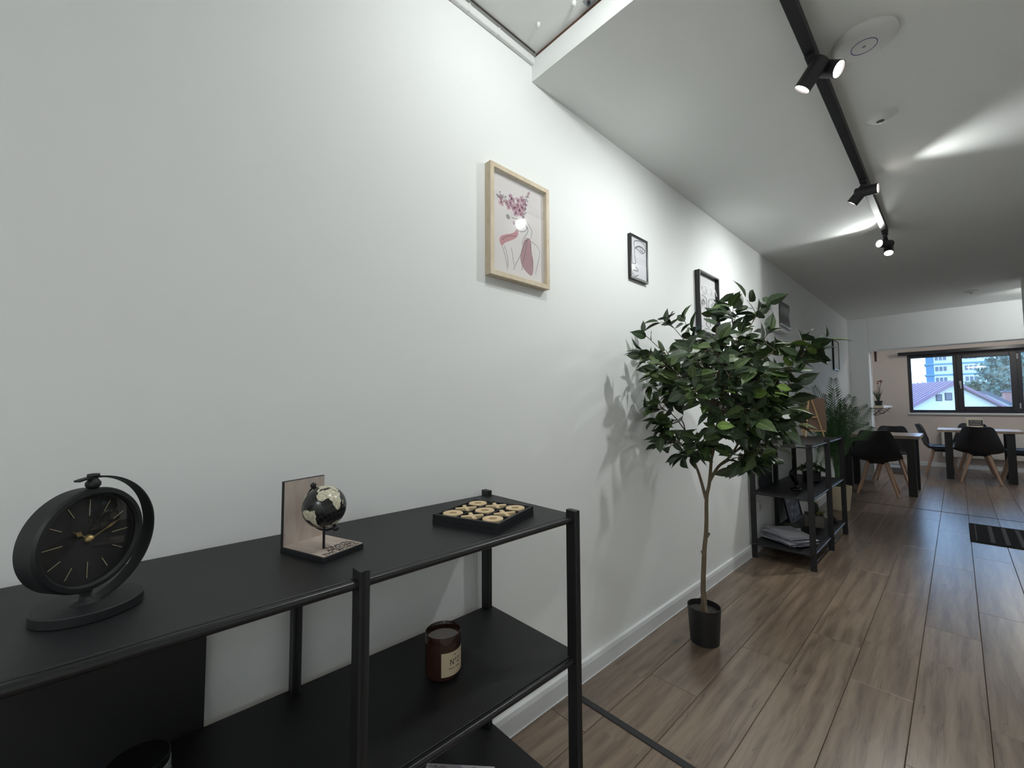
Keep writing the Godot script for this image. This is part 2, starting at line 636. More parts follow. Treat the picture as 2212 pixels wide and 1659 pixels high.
func build_recess() -> void:
	structure("trim_4", span(Vector3(0.02, 2.582, -1.4), Vector3(2.6, 2.60, RECESS_Z - 0.006)), mat("gap_brown", c8(92, 66, 52), 0.8), "narrow brown strip in the gap above the lowered ceiling")  # brown strip set into the gap under the raised slab
	var tr := thing("cable_trunking", "white cable trunking along the wall beneath the raised slab", "trunking", Vector3(0, 2.557, 0))
	part(tr, "cover", span(Vector3(0, 0, -1.172), Vector3(0.017, 0.030, 2.9), 0.003), mats["white_plastic"])
	for z in [-0.84, -0.98, -0.55, -0.2]:
		part(tr, "joint_clip", span(Vector3(0, -0.001, z - 0.004), Vector3(0.0185, 0.031, z + 0.004), 0.001), mats["white_plastic"])
	part(tr, "end_cap", span(Vector3(0, 0.0, -1.180), Vector3(0.019, 0.031, -1.172), 0.002), mat("grey_plastic", c8(150, 154, 156), 0.5))
	part(tr, "cable", rod_mesh(Vector3(0.0225, 0.0405, -1.166), Vector3(0.0225, 0.0405, 2.9), 0.0024), mat("cable_dark", c8(58, 48, 44), 0.6))
	var br := thing("ceiling_bracket", "grey metal bracket plate with two dark bolts beside the lowered ceiling", "bracket", Vector3(0.335, 2.6, -1.152))
	part(br, "plate", span(Vector3(-0.05, -0.006, -0.016), Vector3(0.05, 0.0, 0.016), 0.002), mat("zinc", c8(150, 154, 158), 0.4, 0.7))
	for s in [-0.034, 0.034]:
		part(br, "bolt", lathe_mesh([Vector2(0, -0.012), Vector2(0.0055, -0.012), Vector2(0.0065, -0.006)], 10), mats["black_metal"], Vector3(s, 0, 0))
	for p in [Vector3(0.119, H_RECESS, -1.084), Vector3(0.262, H_RECESS, -1.118)]:
		solo("screw_plug", lathe_mesh([Vector2(0, -0.013), Vector2(0.005, -0.0125), Vector2(0.008, -0.005), Vector2(0.008, 0.0)], 16, true), mats["slab_paint"], "small white screw plug on the raised slab beside the metal bracket" if p.x > 0.2 else "small white screw plug on the raised slab near the trunking", "plug", p, 0.0, "screw plugs on the slab")

func build_window() -> void:
	var wn := Node3D.new()
	wn.name = "window_1"
	add_child(wn)
	wn.set_meta("kind", "structure")
	wn.set_meta("label", "wide anthracite framed window looking on houses and trees")
	var a: Material = mats["anthracite"]
	var z0 := WIN_Z - 0.075
	var z1 := WIN_Z - 0.004
	part(wn, "frame_rail", span(Vector3(0.512, 0.992, z0), Vector3(2.348, 1.045, z1), 0.004), a)
	part(wn, "frame_rail", span(Vector3(0.512, 2.03, z0), Vector3(2.348, 2.098, z1), 0.004), a)
	part(wn, "frame_stile", span(Vector3(0.512, 1.045, z0), Vector3(0.56, 2.03, z1), 0.004), a)
	part(wn, "frame_stile", span(Vector3(2.30, 1.045, z0), Vector3(2.348, 2.03, z1), 0.004), a)
	part(wn, "mullion", span(Vector3(1.107, 1.045, z0), Vector3(1.160, 2.03, z1), 0.004), a)
	part(wn, "mullion", span(Vector3(1.846, 1.045, z0), Vector3(1.90, 2.03, z1), 0.004), a)
	var sash := part(wn, "sash_stile", span(Vector3(1.152, 1.03, z0 + 0.01), Vector3(1.226, 2.045, z1 + 0.012), 0.004), a)
	part(wn, "sash_stile", span(Vector3(1.772, 1.03, z0 + 0.01), Vector3(1.85, 2.045, z1 + 0.012), 0.004), a)
	part(wn, "sash_rail", span(Vector3(1.226, 1.03, z0 + 0.01), Vector3(1.772, 1.108, z1 + 0.012), 0.004), a)
	part(wn, "sash_rail", span(Vector3(1.226, 1.978, z0 + 0.01), Vector3(1.772, 2.045, z1 + 0.012), 0.004), a)
	for r in [[0.56, 1.107, 1.045, 2.03], [1.226, 1.772, 1.108, 1.978], [1.90, 2.30, 1.045, 2.03]]:
		part(wn, "pane", span(Vector3(r[0], r[2], WIN_Z - 0.046), Vector3(r[1], r[3], WIN_Z - 0.042)), mats["pane"])
	var st := st_new()
	bx(st, Vector3(1.188, 1.535, WIN_Z + 0.012), Vector3(0.028, 0.07, 0.012), 0.004)
	bx(st, Vector3(1.192, 1.49, WIN_Z + 0.034), Vector3(0.02, 0.12, 0.014), 0.005)
	rod(st, Vector3(1.19, 1.54, WIN_Z + 0.012), Vector3(1.19, 1.54, WIN_Z + 0.038), 0.009)
	part(sash, "handle", st.commit(), mats["steel"])
	for y in [1.12, 1.96]:
		part(wn, "hinge", rod_mesh(Vector3(1.857, y - 0.045, WIN_Z + 0.012), Vector3(1.857, y + 0.045, WIN_Z + 0.012), 0.009), mat("hinge_grey", c8(170, 172, 176), 0.4))
	part(wn, "sill", span(Vector3(0.49, 0.955, WIN_Z - 0.02), Vector3(2.37, 0.988, WIN_Z + 0.035), 0.006), mat("sill_white", c8(208, 204, 200), 0.5))
	var cr := thing("curtain_rail", "thick black curtain rail above the wide window", "curtain rail", Vector3(0.40, 2.085, WIN_Z + 0.06))
	part(cr, "rail", span(Vector3(0, 0, 0), Vector3(2.15, 0.06, 0.09), 0.004), mats["black_satin"])
	part(cr, "end_cap", span(Vector3(-0.006, -0.003, -0.003), Vector3(0.0, 0.063, 0.093), 0.002), mats["black_satin"])
	for x in [0.25, 1.2]:
		part(cr, "wall_bracket", span(Vector3(x, 0.02, -0.06), Vector3(x + 0.04, 0.045, 0.0)), mats["black_satin"])

# ------------------------------------------------------------------ beyond the window

func leaf_cloud(st: SurfaceTool, c: Vector3, rad: Vector3, n: int, size: float, sd: int, cone := false) -> void:
	var r := RandomNumberGenerator.new()
	r.seed = sd
	for i in n:
		var d := Vector3(r.randfn(), r.randfn(), r.randfn()).normalized()
		var k := pow(r.randf(), 0.4) * (0.8 + 0.3 * sin(d.x * 9.0 + d.y * 7.0) * cos(d.z * 8.0 + d.y * 5.0))
		var p := c + d * k * rad
		if cone:
			var h := r.randf()
			var rr := (1.0 - h) * (0.75 + 0.25 * sin(h * 40.0)) * sqrt(r.randf())
			var a := r.randf() * TAU
			p = c + Vector3(cos(a) * rr * rad.x, (h * 2.0 - 1.0) * rad.y, sin(a) * rr * rad.z)
		var u := Vector3(r.randfn(), r.randfn(), r.randfn()).normalized() * size * r.randf_range(0.6, 1.3)
		var v := u.cross(Vector3(r.randfn(), r.randfn(), r.randfn()).normalized())
		var nn := u.cross(v).normalized()
		if nn.dot(d) < 0.0:
			nn = -nn
		tri_n(st, p - u * 0.5, p + v * 0.35, p + u * 0.5, nn, nn, nn)
		tri_n(st, p - u * 0.5, p - v * 0.35, p + u * 0.5, nn, nn, nn)

func far_tree(called: String, label: String, base: Vector3, crown: Vector3, rad: Vector3, n: int, size: float, col: Color, sd: int, cone := false) -> void:
	var t := thing(called, label, "tree", base, 0.0, "trees outside the window")
	part(t, "trunk", rod_mesh(Vector3.ZERO, crown - base, 0.35, 0.12, 8), mat("bark_grey", c8(92, 84, 76), 0.9))
	var st := st_new()
	leaf_cloud(st, crown - base, rad, n, size, sd, cone)
	part(t, "crown", st.commit(), mat("crown_" + called, col, 0.7))

func build_outside() -> void:
	solo("lawn", span(Vector3(-160, -9.5, -330), Vector3(190, -9.06, -16)), mat("lawn_green", c8(96, 108, 90), 0.95), "grey green ground far below beyond the window", "ground")
	# gabled house
	var hn := Vector3(0.5, 0, 0.866)
	var hs := Vector3(0.866, 0, -0.5)
	var hb := Basis(hs, Vector3.UP, hn)
	var ho := Vector3(0.93, -9.0, -60.0)
	var h := thing("gabled_house", "white gabled house under a purple tiled roof", "house", ho)
	h.basis = hb
	var wall := mat("house_white", c8(226, 227, 222), 0.85)
	var W := 3.3
	var yt := 12.14
	var ye := 9.9
	part(h, "wall", prism_mesh(PackedVector2Array([Vector2(-W, 0), Vector2(W, 0), Vector2(W, ye), Vector2(0, yt - 0.1), Vector2(-W, ye)]), -13.0, 0.0), wall)
	var sl := (yt - ye) / W
	for s in [-1.0, 1.0]:
		var st := st_new()
		var p := PackedVector2Array([Vector2(0, yt), Vector2(s * (W + 0.5), yt - sl * (W + 0.5)), Vector2(s * (W + 0.5), yt - sl * (W + 0.5) + 0.22), Vector2(0, yt + 0.22)])
		prism(st, p, -13.4, 0.5)
		# tile courses as ribs
		for i in 22:
			var z := 0.35 - i * 0.62
			var rp := PackedVector2Array([Vector2(0, yt + 0.2), Vector2(s * (W + 0.5), yt - sl * (W + 0.5) + 0.2), Vector2(s * (W + 0.5), yt - sl * (W + 0.5) + 0.32), Vector2(0, yt + 0.32)])
			prism(st, rp, z - 0.34, z)
		part(h, "roof", st.commit(), mat("roof_purple", c8(142, 114, 132), 0.7))
	for q in [[-1.16, 10.75, 0.36, 0.55], [-0.40, 10.85, 0.44, 0.64]]:
		var f := part(h, "window", span(Vector3(q[0] - q[2] / 2 - 0.06, q[1] - q[3] / 2 - 0.06, 0.0), Vector3(q[0] + q[2] / 2 + 0.06, q[1] + q[3] / 2 + 0.06, 0.05)), mat("far_frame", c8(70, 70, 82), 0.6))
		part(f, "pane", span(Vector3(q[0] - q[2] / 2, q[1] - q[3] / 2, 0.05), Vector3(q[0] + q[2] / 2, q[1] + q[3] / 2, 0.07)), mat("far_pane", c8(96, 104, 120), 0.2))
	# apartment block
	var b := thing("apartment_block", "tall pale apartment block with blue corner and blue floor bands", "building", Vector3(-4.07, -9.0, -154.0))
	part(b, "wall", span(Vector3(1.5, 0, -14), Vector3(24, 40, 0)), mat("block_cream", c8(222, 226, 224), 0.85))
	part(b, "corner_wall", span(Vector3(0, 0, -14), Vector3(1.5, 40, 0.05)), mat("block_blue", c8(92, 136, 168), 0.85))
	for k in 12:
		var y := 9.2 + k * 2.8
		part(b, "band", span(Vector3(-0.3, y - 0.16, -14), Vector3(24.2, y + 0.16, 0.35)), mat("band_blue", c8(104, 152, 178), 0.8))
		if k < 8:
			for c in [0.0, 5.2, 10.8]:
				var f2 := part(b, "window", span(Vector3(1.63 + c, y + 0.85, 0.0), Vector3(3.9 + c, y + 2.2, 0.12)), mat("far_frame_white", c8(238, 239, 238), 0.6))
				for j in 3:
					part(f2, "pane", span(Vector3(1.73 + c + j * 0.74, y + 0.95, 0.12), Vector3(2.33 + c + j * 0.74, y + 2.1, 0.16)), mat("far_pane", c8(96, 104, 120), 0.2))
	# low houses beyond the open sash
	var l := thing("low_house", "low white house with a grey pitched roof below the trees", "house", Vector3(3.2, -9.0, -72.0))
	part(l, "wall", prism_mesh(PackedVector2Array([Vector2(-3.2, 0), Vector2(2.6, 0), Vector2(2.6, 9.6), Vector2(0.3, 11.2), Vector2(-3.2, 11.9)]), -7.0, 0.0), wall)
	part(l, "roof", prism_mesh(PackedVector2Array([Vector2(-0.5, 11.35), Vector2(0.3, 11.2), Vector2(3.0, 9.2), Vector2(3.1, 9.45), Vector2(0.4, 11.5), Vector2(-0.5, 11.6)]), -7.2, 0.4), mat("roof_grey", c8(96, 96, 108), 0.7))
	var g := thing("brick_annex", "small red brick annex between the low house and pale garage", "building", Vector3(6.45, -9.0, -82.0))
	part(g, "wall", span(Vector3(-1.1, 0, -5), Vector3(1.0, 11.6, 0)), mat("far_brick", c8(166, 120, 112), 0.9))
	part(g, "roof", span(Vector3(-1.25, 11.6, -5.2), Vector3(1.1, 11.8, 0.2)), mats["roof_grey"])
	var k2 := thing("pale_garage", "pale rendered garage block beyond the window", "building", Vector3(9.7, -9.0, -74.0))
	part(k2, "wall", span(Vector3(-2.1, 0, -5), Vector3(4.0, 11.7, 0)), mat("far_render", c8(210, 216, 216), 0.9))
	part(k2, "parapet", span(Vector3(-2.2, 11.7, -5.1), Vector3(4.1, 11.95, 0.1)), wall)
	far_tree("spruce", "dark spruce tree at the edge of the window view", Vector3(-6.2, -9, -120), Vector3(-6.0, 4.2, -120), Vector3(2.6, 5.5, 2.6), 2600, 0.9, c8(70, 90, 72), 71, true)
	far_tree("round_tree", "round green tree beside the apartment block", Vector3(-4.3, -9, -115), Vector3(-4.3, 3.6, -115), Vector3(2.2, 1.8, 2.0), 1400, 0.7, c8(82, 104, 80), 72)
	far_tree("broad_tree", "broad blue green tree filling the open sash view", Vector3(6.2, -9, -90), Vector3(6.9, 5.2, -90), Vector3(3.9, 3.9, 3.0), 5200, 0.7, c8(104, 128, 116), 73)
	far_tree("bushy_tree", "light green bushy tree in front of the apartment block", Vector3(2.6, -9, -95), Vector3(3.4, 3.2, -95), Vector3(2.6, 1.6, 2.0), 1800, 0.6, c8(94, 114, 92), 74)
	far_tree("side_tree", "tall green tree by the far end of the window", Vector3(15.0, -9, -99), Vector3(15.0, 5.8, -99), Vector3(3.6, 4.2, 3.0), 3200, 0.8, c8(86, 106, 92), 75)

# ------------------------------------------------------------------ shelving

func post_mesh(h: float) -> ArrayMesh:
	# flat upright, hollowed a little on its outer face
	var a := 0.018
	var b := 0.0095
	var poly := PackedVector2Array()
	for p in [Vector2(-a, -b + 0.002), Vector2(-a + 0.002, -b), Vector2(a - 0.004, -b), Vector2(a, -b + 0.003), Vector2(a - 0.0026, -0.003), Vector2(a - 0.0032, 0.0), Vector2(a - 0.0026, 0.003), Vector2(a, b - 0.003), Vector2(a - 0.004, b), Vector2(-a + 0.002, b), Vector2(-a, b - 0.002)]:
		poly.append(p)
	# x stays x, polygon y becomes -z, extrusion becomes y
	return prism_mesh(poly, 0.0, h, Transform3D(Basis(Vector3(1, 0, 0), Vector3(0, 0, -1), Vector3(0, 1, 0)), Vector3.ZERO))

func shelving_unit(label: String, z0: float, step: float, panel_a: float, panel_b: float) -> Node3D:
	var u := thing("shelving_unit", label, "shelf", Vector3(0, 0, z0), 0.0, "black shelving units along the wall")
	var m: Material = mats["black_metal"]
	var pm := post_mesh(0.879)
	for i in 3:
		part(u, "post", pm, m, Vector3(0.404, 0, -step * i))
		part(u, "post", pm, m, Vector3(0.034, 0, -step * i))
	var za := 0.021
	var zb := -2.0 * step - 0.021
	for y in [SHELF_Y, 0.492, 0.112]:
		var st := st_new()
		bx(st, Vector3(0.2095, y - 0.006, (za + zb) * 0.5), Vector3(0.375, 0.012, za - zb), 0.0015)
		var b := part(u, "shelf_board", st.commit(), m)
		part(b, "front_rod", rod_mesh(Vector3(0.404, y - 0.008, za - 0.002), Vector3(0.404, y - 0.008, zb + 0.002), 0.008, 0.008, 20), mats["black_satin"])
		part(b, "rear_rod", rod_mesh(Vector3(0.030, y - 0.008, za - 0.002), Vector3(0.030, y - 0.008, zb + 0.002), 0.007, 0.007, 16), mats["black_satin"])
		for i in 3:
			part(b, "collar", rod_mesh(Vector3(0.404, y - 0.008, -step * i - 0.0125), Vector3(0.404, y - 0.008, -step * i + 0.0125), 0.0105, 0.0105, 16), mats["black_satin"])
	part(u, "back_panel", span(Vector3(0.015, 0.478, panel_b - z0), Vector3(0.0215, 0.858, panel_a - z0)), m)
	return u

func build_shelving() -> void:
	shelving_unit("long black metal shelving unit carrying the round black clock and globe bookend", 0.278, 0.589, 0.24, -0.138)
	shelving_unit("black metal shelving unit between the ficus and palm, with papers and plants", -3.545, 0.602, -3.76, -4.085)

# ------------------------------------------------------------------ lights

func spot_head(f: Node3D, at: Vector3, dir: Vector3, energy: float, angle: float, blend: float) -> void:
	# at: centre of the glowing end, in the fitting's space
	var d := dir.normalized()
	var B := along(d)
	var L := 0.105
	var R := 0.0285
	var head := part(f, "head", lathe_mesh([Vector2(0, -L), Vector2(R - 0.003, -L), Vector2(R, -L + 0.003), Vector2(R, 0.0), Vector2(R - 0.0022, 0.0), Vector2(R - 0.003, -0.008), Vector2(0, -0.0085)], 36), mats["black_rail"])
	head.transform = Transform3D(B, at)
	var em := mat("lamp_glow", Color(1, 0.98, 0.94), 0.5)
	em.emission_enabled = true
	em.emission = Color(1, 0.97, 0.92)
	em.emission_energy_multiplier = 14.0
	var lens := part(head, "lamp_lens", lathe_mesh([Vector2(R - 0.0032, -0.006), Vector2(R * 0.6, -0.0045), Vector2(0, -0.004)], 32, true), em)
	lens.name = "lamp_lens"
	var joint := at - d * L * 0.55
	part(f, "joint", rod_mesh(joint, Vector3(0, -0.014, 0), 0.009, 0.011), mats["black_rail"])
	var sp := SpotLight3D.new()
	sp.name = "lamp_light"
	f.add_child(sp, true)
	sp.transform = Transform3D(Basis.looking_at(d, Vector3.UP if absf(d.y) < 0.95 else Vector3.FORWARD), at + d * 0.012)
	sp.light_color = Color(0.985, 1.0, 0.99)
	sp.light_energy = energy
	sp.light_size = 0.022
	sp.spot_range = 20.0
	sp.spot_attenuation = 2.0
	sp.spot_angle = angle
	sp.spot_angle_attenuation = blend
	sp.shadow_enabled = true

func fitting(label: String, z: float, y := 2.452) -> Node3D:
	var f := thing("track_spotlight", label, "spotlight", Vector3(0.816, y, z), 0.0, "double spotlights on the ceiling track")
	part(f, "adapter", span(Vector3(-0.016, -0.014, -0.045), Vector3(0.016, 0.0, 0.045), 0.003), mats["black_rail"])
	part(f, "swivel", rod_mesh(Vector3(0, -0.035, 0), Vector3(0, -0.012, 0), 0.013), mats["black_rail"])
	return f

func build_track_lights() -> void:
	var t := thing("light_track", "long black lighting track fixed under the white ceiling", "light track", Vector3(0.816, 2.452, 0))
	var zs := [-1.19, -2.47, -3.30, -4.14]
	for i in 3:
		part(t, "rail", span(Vector3(-0.0175, 0.0, zs[i + 1] + 0.001), Vector3(0.0175, 0.038, zs[i] - 0.001), 0.0015), mats["black_rail"])
	part(t, "end_cap", span(Vector3(-0.018, -0.0005, -4.146), Vector3(0.018, 0.038, -4.139), 0.001), mats["black_rail"])
	var a := fitting("black double spotlight beside the round white access point", -1.835)
	spot_head(a, Vector3(0.075, -0.076, -0.012), Vector3(0.755, -0.583, 0.174), 0.6, 52, 1.0)
	spot_head(a, Vector3(-0.03, -0.115, 0.03), Vector3(-0.60, -0.79, 0.04), 0.56, 78, 1.0)
	var b := fitting("black double spotlight near the far end of the ceiling track", -3.09)
	spot_head(b, Vector3(0.062, -0.06, 0.0), Vector3(0.93, -0.10, 0.12), 0.30, 40, 0.9)
	spot_head(b, Vector3(-0.06, -0.10, -0.02), Vector3(-0.63, -0.70, -0.05), 0.65, 70, 1.0)
	var c := fitting("black double spotlight hanging from the end of the ceiling track", -4.12, 2.45)
	spot_head(c, Vector3(-0.035, -0.075, 0.0), Vector3(-0.56, -0.03, 0.82), 0.12, 57, 0.35)
	spot_head(c, Vector3(0.012, -0.150, -0.05), Vector3(0.03, -0.80, 0.55), 1.2, 60, 1.0)
	var z := fitting("unseen double spotlight on the raised slab lighting the wall over the shelving unit", -0.86, 2.6)  # out of view overhead, placed to light the upper wall by the shelves
	spot_head(z, Vector3(-0.05, -0.07, 0.0), Vector3(-0.88, -0.62, -0.02), 0.36, 80, 1.0)
	spot_head(z, Vector3(0.05, -0.10, 0.02), Vector3(0.5, -0.85, 0.2), 0.5, 60, 1.0)
	var y := fitting("unseen double spotlight by the partition lighting the wall above the dining opening", -7.35, H_CEIL)  # out of view to the right, placed to light the far lintel
	y.position.x = 2.05
	spot_head(y, Vector3(-0.06, -0.08, -0.03), Vector3(-0.45, -0.05, -0.88), 0.4, 60, 1.0)
	spot_head(y, Vector3(0.03, -0.12, 0.03), Vector3(-0.15, -0.95, 0.2), 0.8, 60, 1.0)
	var dl := thing("unseen_ceiling_lamp", "unseen round ceiling lamp lighting the dining corner", "ceiling light", Vector3(1.75, H_CEIL, -9.55))  # hidden behind the lintel, placed to light the window wall
	part(dl, "base", lathe_mesh([Vector2(0, -0.02), Vector2(0.13, -0.02), Vector2(0.135, 0.0)], 40), mats["white_plastic"])
	var de := mat("lamp_opal", Color(1, 1, 1), 0.5)
	de.emission_enabled = true
	de.emission = Color(1.0, 0.98, 0.95)
	de.emission_energy_multiplier = 2.0
	part(dl, "lamp_shade", lathe_mesh([Vector2(0, -0.07), Vector2(0.06, -0.066), Vector2(0.11, -0.045), Vector2(0.125, -0.02)], 40, true), de)
	var ol := OmniLight3D.new()
	ol.name = "lamp_light"
	dl.add_child(ol)
	ol.position = Vector3(0, -0.10, 0)
	ol.light_color = Color(1.0, 0.985, 0.96)
	ol.light_energy = 0.55
	ol.light_size = 0.1
	ol.omni_range = 20.0
	ol.omni_attenuation = 2.0
	ol.shadow_enabled = true
	var pn := thing("unseen_ceiling_panel", "unseen square light panel under the raised slab lighting the near room", "ceiling light", Vector3(1.75, H_RECESS, 1.9))  # out of view behind the camera, placed to light the left wall evenly
	part(pn, "frame", span(Vector3(-0.31, -0.022, -0.31), Vector3(0.31, 0.0, 0.31), 0.002), mats["white_plastic"])
	var pe := mat("panel_glow", Color(1, 1, 1), 0.6)
	pe.emission_enabled = true
	pe.emission = Color(0.985, 1.0, 0.99)
	pe.emission_energy_multiplier = 1.5
	part(pn, "lamp_diffuser", span(Vector3(-0.29, -0.025, -0.29), Vector3(0.29, -0.0221, 0.29)), pe)
	var al := AreaLight3D.new()
	al.name = "unseen_panel_light"
	pn.add_child(al)
	al.transform = Transform3D(Basis(Vector3(1, 0, 0), -PI / 2), Vector3(0, -0.03, 0))
	al.area_size = Vector2(0.58, 0.58)
	al.area_normalize_energy = true
	al.area_range = 20.0
	al.light_color = Color(0.985, 1.0, 0.99)
	al.light_energy = 2.2
	al.shadow_enabled = true

func build_ceiling_devices() -> void:
	var ap := thing("access_point", "large round white access point with a thin blue ring on the ceiling", "access point", Vector3(0.955, H_CEIL, -1.92))
	part(ap, "housing", lathe_mesh([Vector2(0, -0.027), Vector2(0.04, -0.0265), Vector2(0.075, -0.021), Vector2(0.09, -0.012), Vector2(0.094, -0.004), Vector2(0.094, 0)], 56, true), mats["white_plastic"])
	var ring := []
	for i in 41:
		var q := TAU * i / 40
		ring.append(Vector3(cos(q) * 0.037, -0.0268, sin(q) * 0.037))
	part(ap, "ring", tube_mesh(ring, 0.0011, 6), mat("ring_blue", c8(40, 44, 130), 0.4))
	part(ap, "mark", lathe_mesh([Vector2(0, -0.0005), Vector2(0.006, -0.0005), Vector2(0.006, 0.0)], 20), mat("mark_grey", c8(150, 150, 160), 0.4), Vector3(0, -0.0267, 0))
	var k := 0
	for p in [[Vector3(0.945, H_CEIL, -2.5), "round white smoke detector with a dark centre beside the lighting track"], [Vector3(1.30, H_CEIL, -7.25), "round white smoke detector on the ceiling before the dining opening"]]:
		var d := thing("smoke_detector", p[1], "smoke detector", p[0], 0.0, "ceiling smoke detectors")
		part(d, "base", lathe_mesh([Vector2(0, -0.008), Vector2(0.054, -0.008), Vector2(0.058, -0.004), Vector2(0.058, 0)], 48), mats["white_plastic"])
		part(d, "cap", lathe_mesh([Vector2(0, -0.024), Vector2(0.02, -0.0235), Vector2(0.034, -0.018), Vector2(0.044, -0.008)], 48, true), mats["white_plastic"])
		part(d, "sensor", lathe_mesh([Vector2(0, -0.029), Vector2(0.008, -0.028), Vector2(0.015, -0.0235)], 24, true), mat("sensor_grey", c8(96, 98, 98), 0.15))
		k += 1

# ------------------------------------------------------------------ pictures

func picture_frame(called: String, label: String, at: Vector3, wd: float, ht: float, rail: float, depth: float, inset: float, fm: Material, pm: Material, glazed := true) -> Node3D:
	# hangs on the left wall, faces +x; local x: to the viewer's right (world -z), y up, z out of the wall
	var f := thing(called, label, "picture", at)
	f.basis = Basis(Vector3(0, 0, -1), Vector3(0, 1, 0), Vector3(1, 0, 0))
	var w := wd * 0.5
	var h := ht * 0.5
	for s in [-1.0, 1.0]:
		part(f, "frame_stile", prism_mesh(PackedVector2Array([Vector2(s * w, -h), Vector2(s * w, h), Vector2(s * (w - rail), h - rail), Vector2(s * (w - rail), -h + rail)]), 0.0, depth), fm)
		part(f, "frame_rail", prism_mesh(PackedVector2Array([Vector2(-w, s * h), Vector2(w, s * h), Vector2(w - rail, s * (h - rail)), Vector2(-w + rail, s * (h - rail))]), 0.0, depth), fm)
	var st := st_new()
	var x := w - rail * 0.6
	var y := h - rail * 0.6
	var zz := depth - inset
	quad_uv(st, Vector3(-x, y, zz), Vector3(x, y, zz), Vector3(x, -y, zz), Vector3(-x, -y, zz), Vector3(0, 0, 1), Vector2(0, 0), Vector2(1, 0), Vector2(1, 1), Vector2(0, 1))
	bx(st, Vector3(0, 0, zz * 0.5 - 0.0005), Vector3(x * 2, y * 2, zz - 0.001))
	part(f, "print", st.commit(), pm)
	if glazed:
		part(f, "glazing", span(Vector3(-x, -y, depth - minf(inset * 0.5, 0.005)), Vector3(x, y, depth - minf(inset * 0.5, 0.005) + 0.0012)), glass("picture_glass", 0.04))
	return f

func pk(p: Vector2, a: Array) -> Vector2:
	# place on a print from a sketch grid: a = [left, width, top, top rise, bottom, bottom rise]
	var u: float = (p.x - a[0]) / a[1]
	var t: float = a[2] + a[3] * u
	var b: float = a[4] + a[5] * u
	return Vector2(u, (p.y - t) / (b - t))

func pks(l: Array, a: Array) -> Array:
	var o := []
	for i in range(0, l.size(), 2):
		o.append(pk(Vector2(l[i], l[i + 1]), a))
	return o

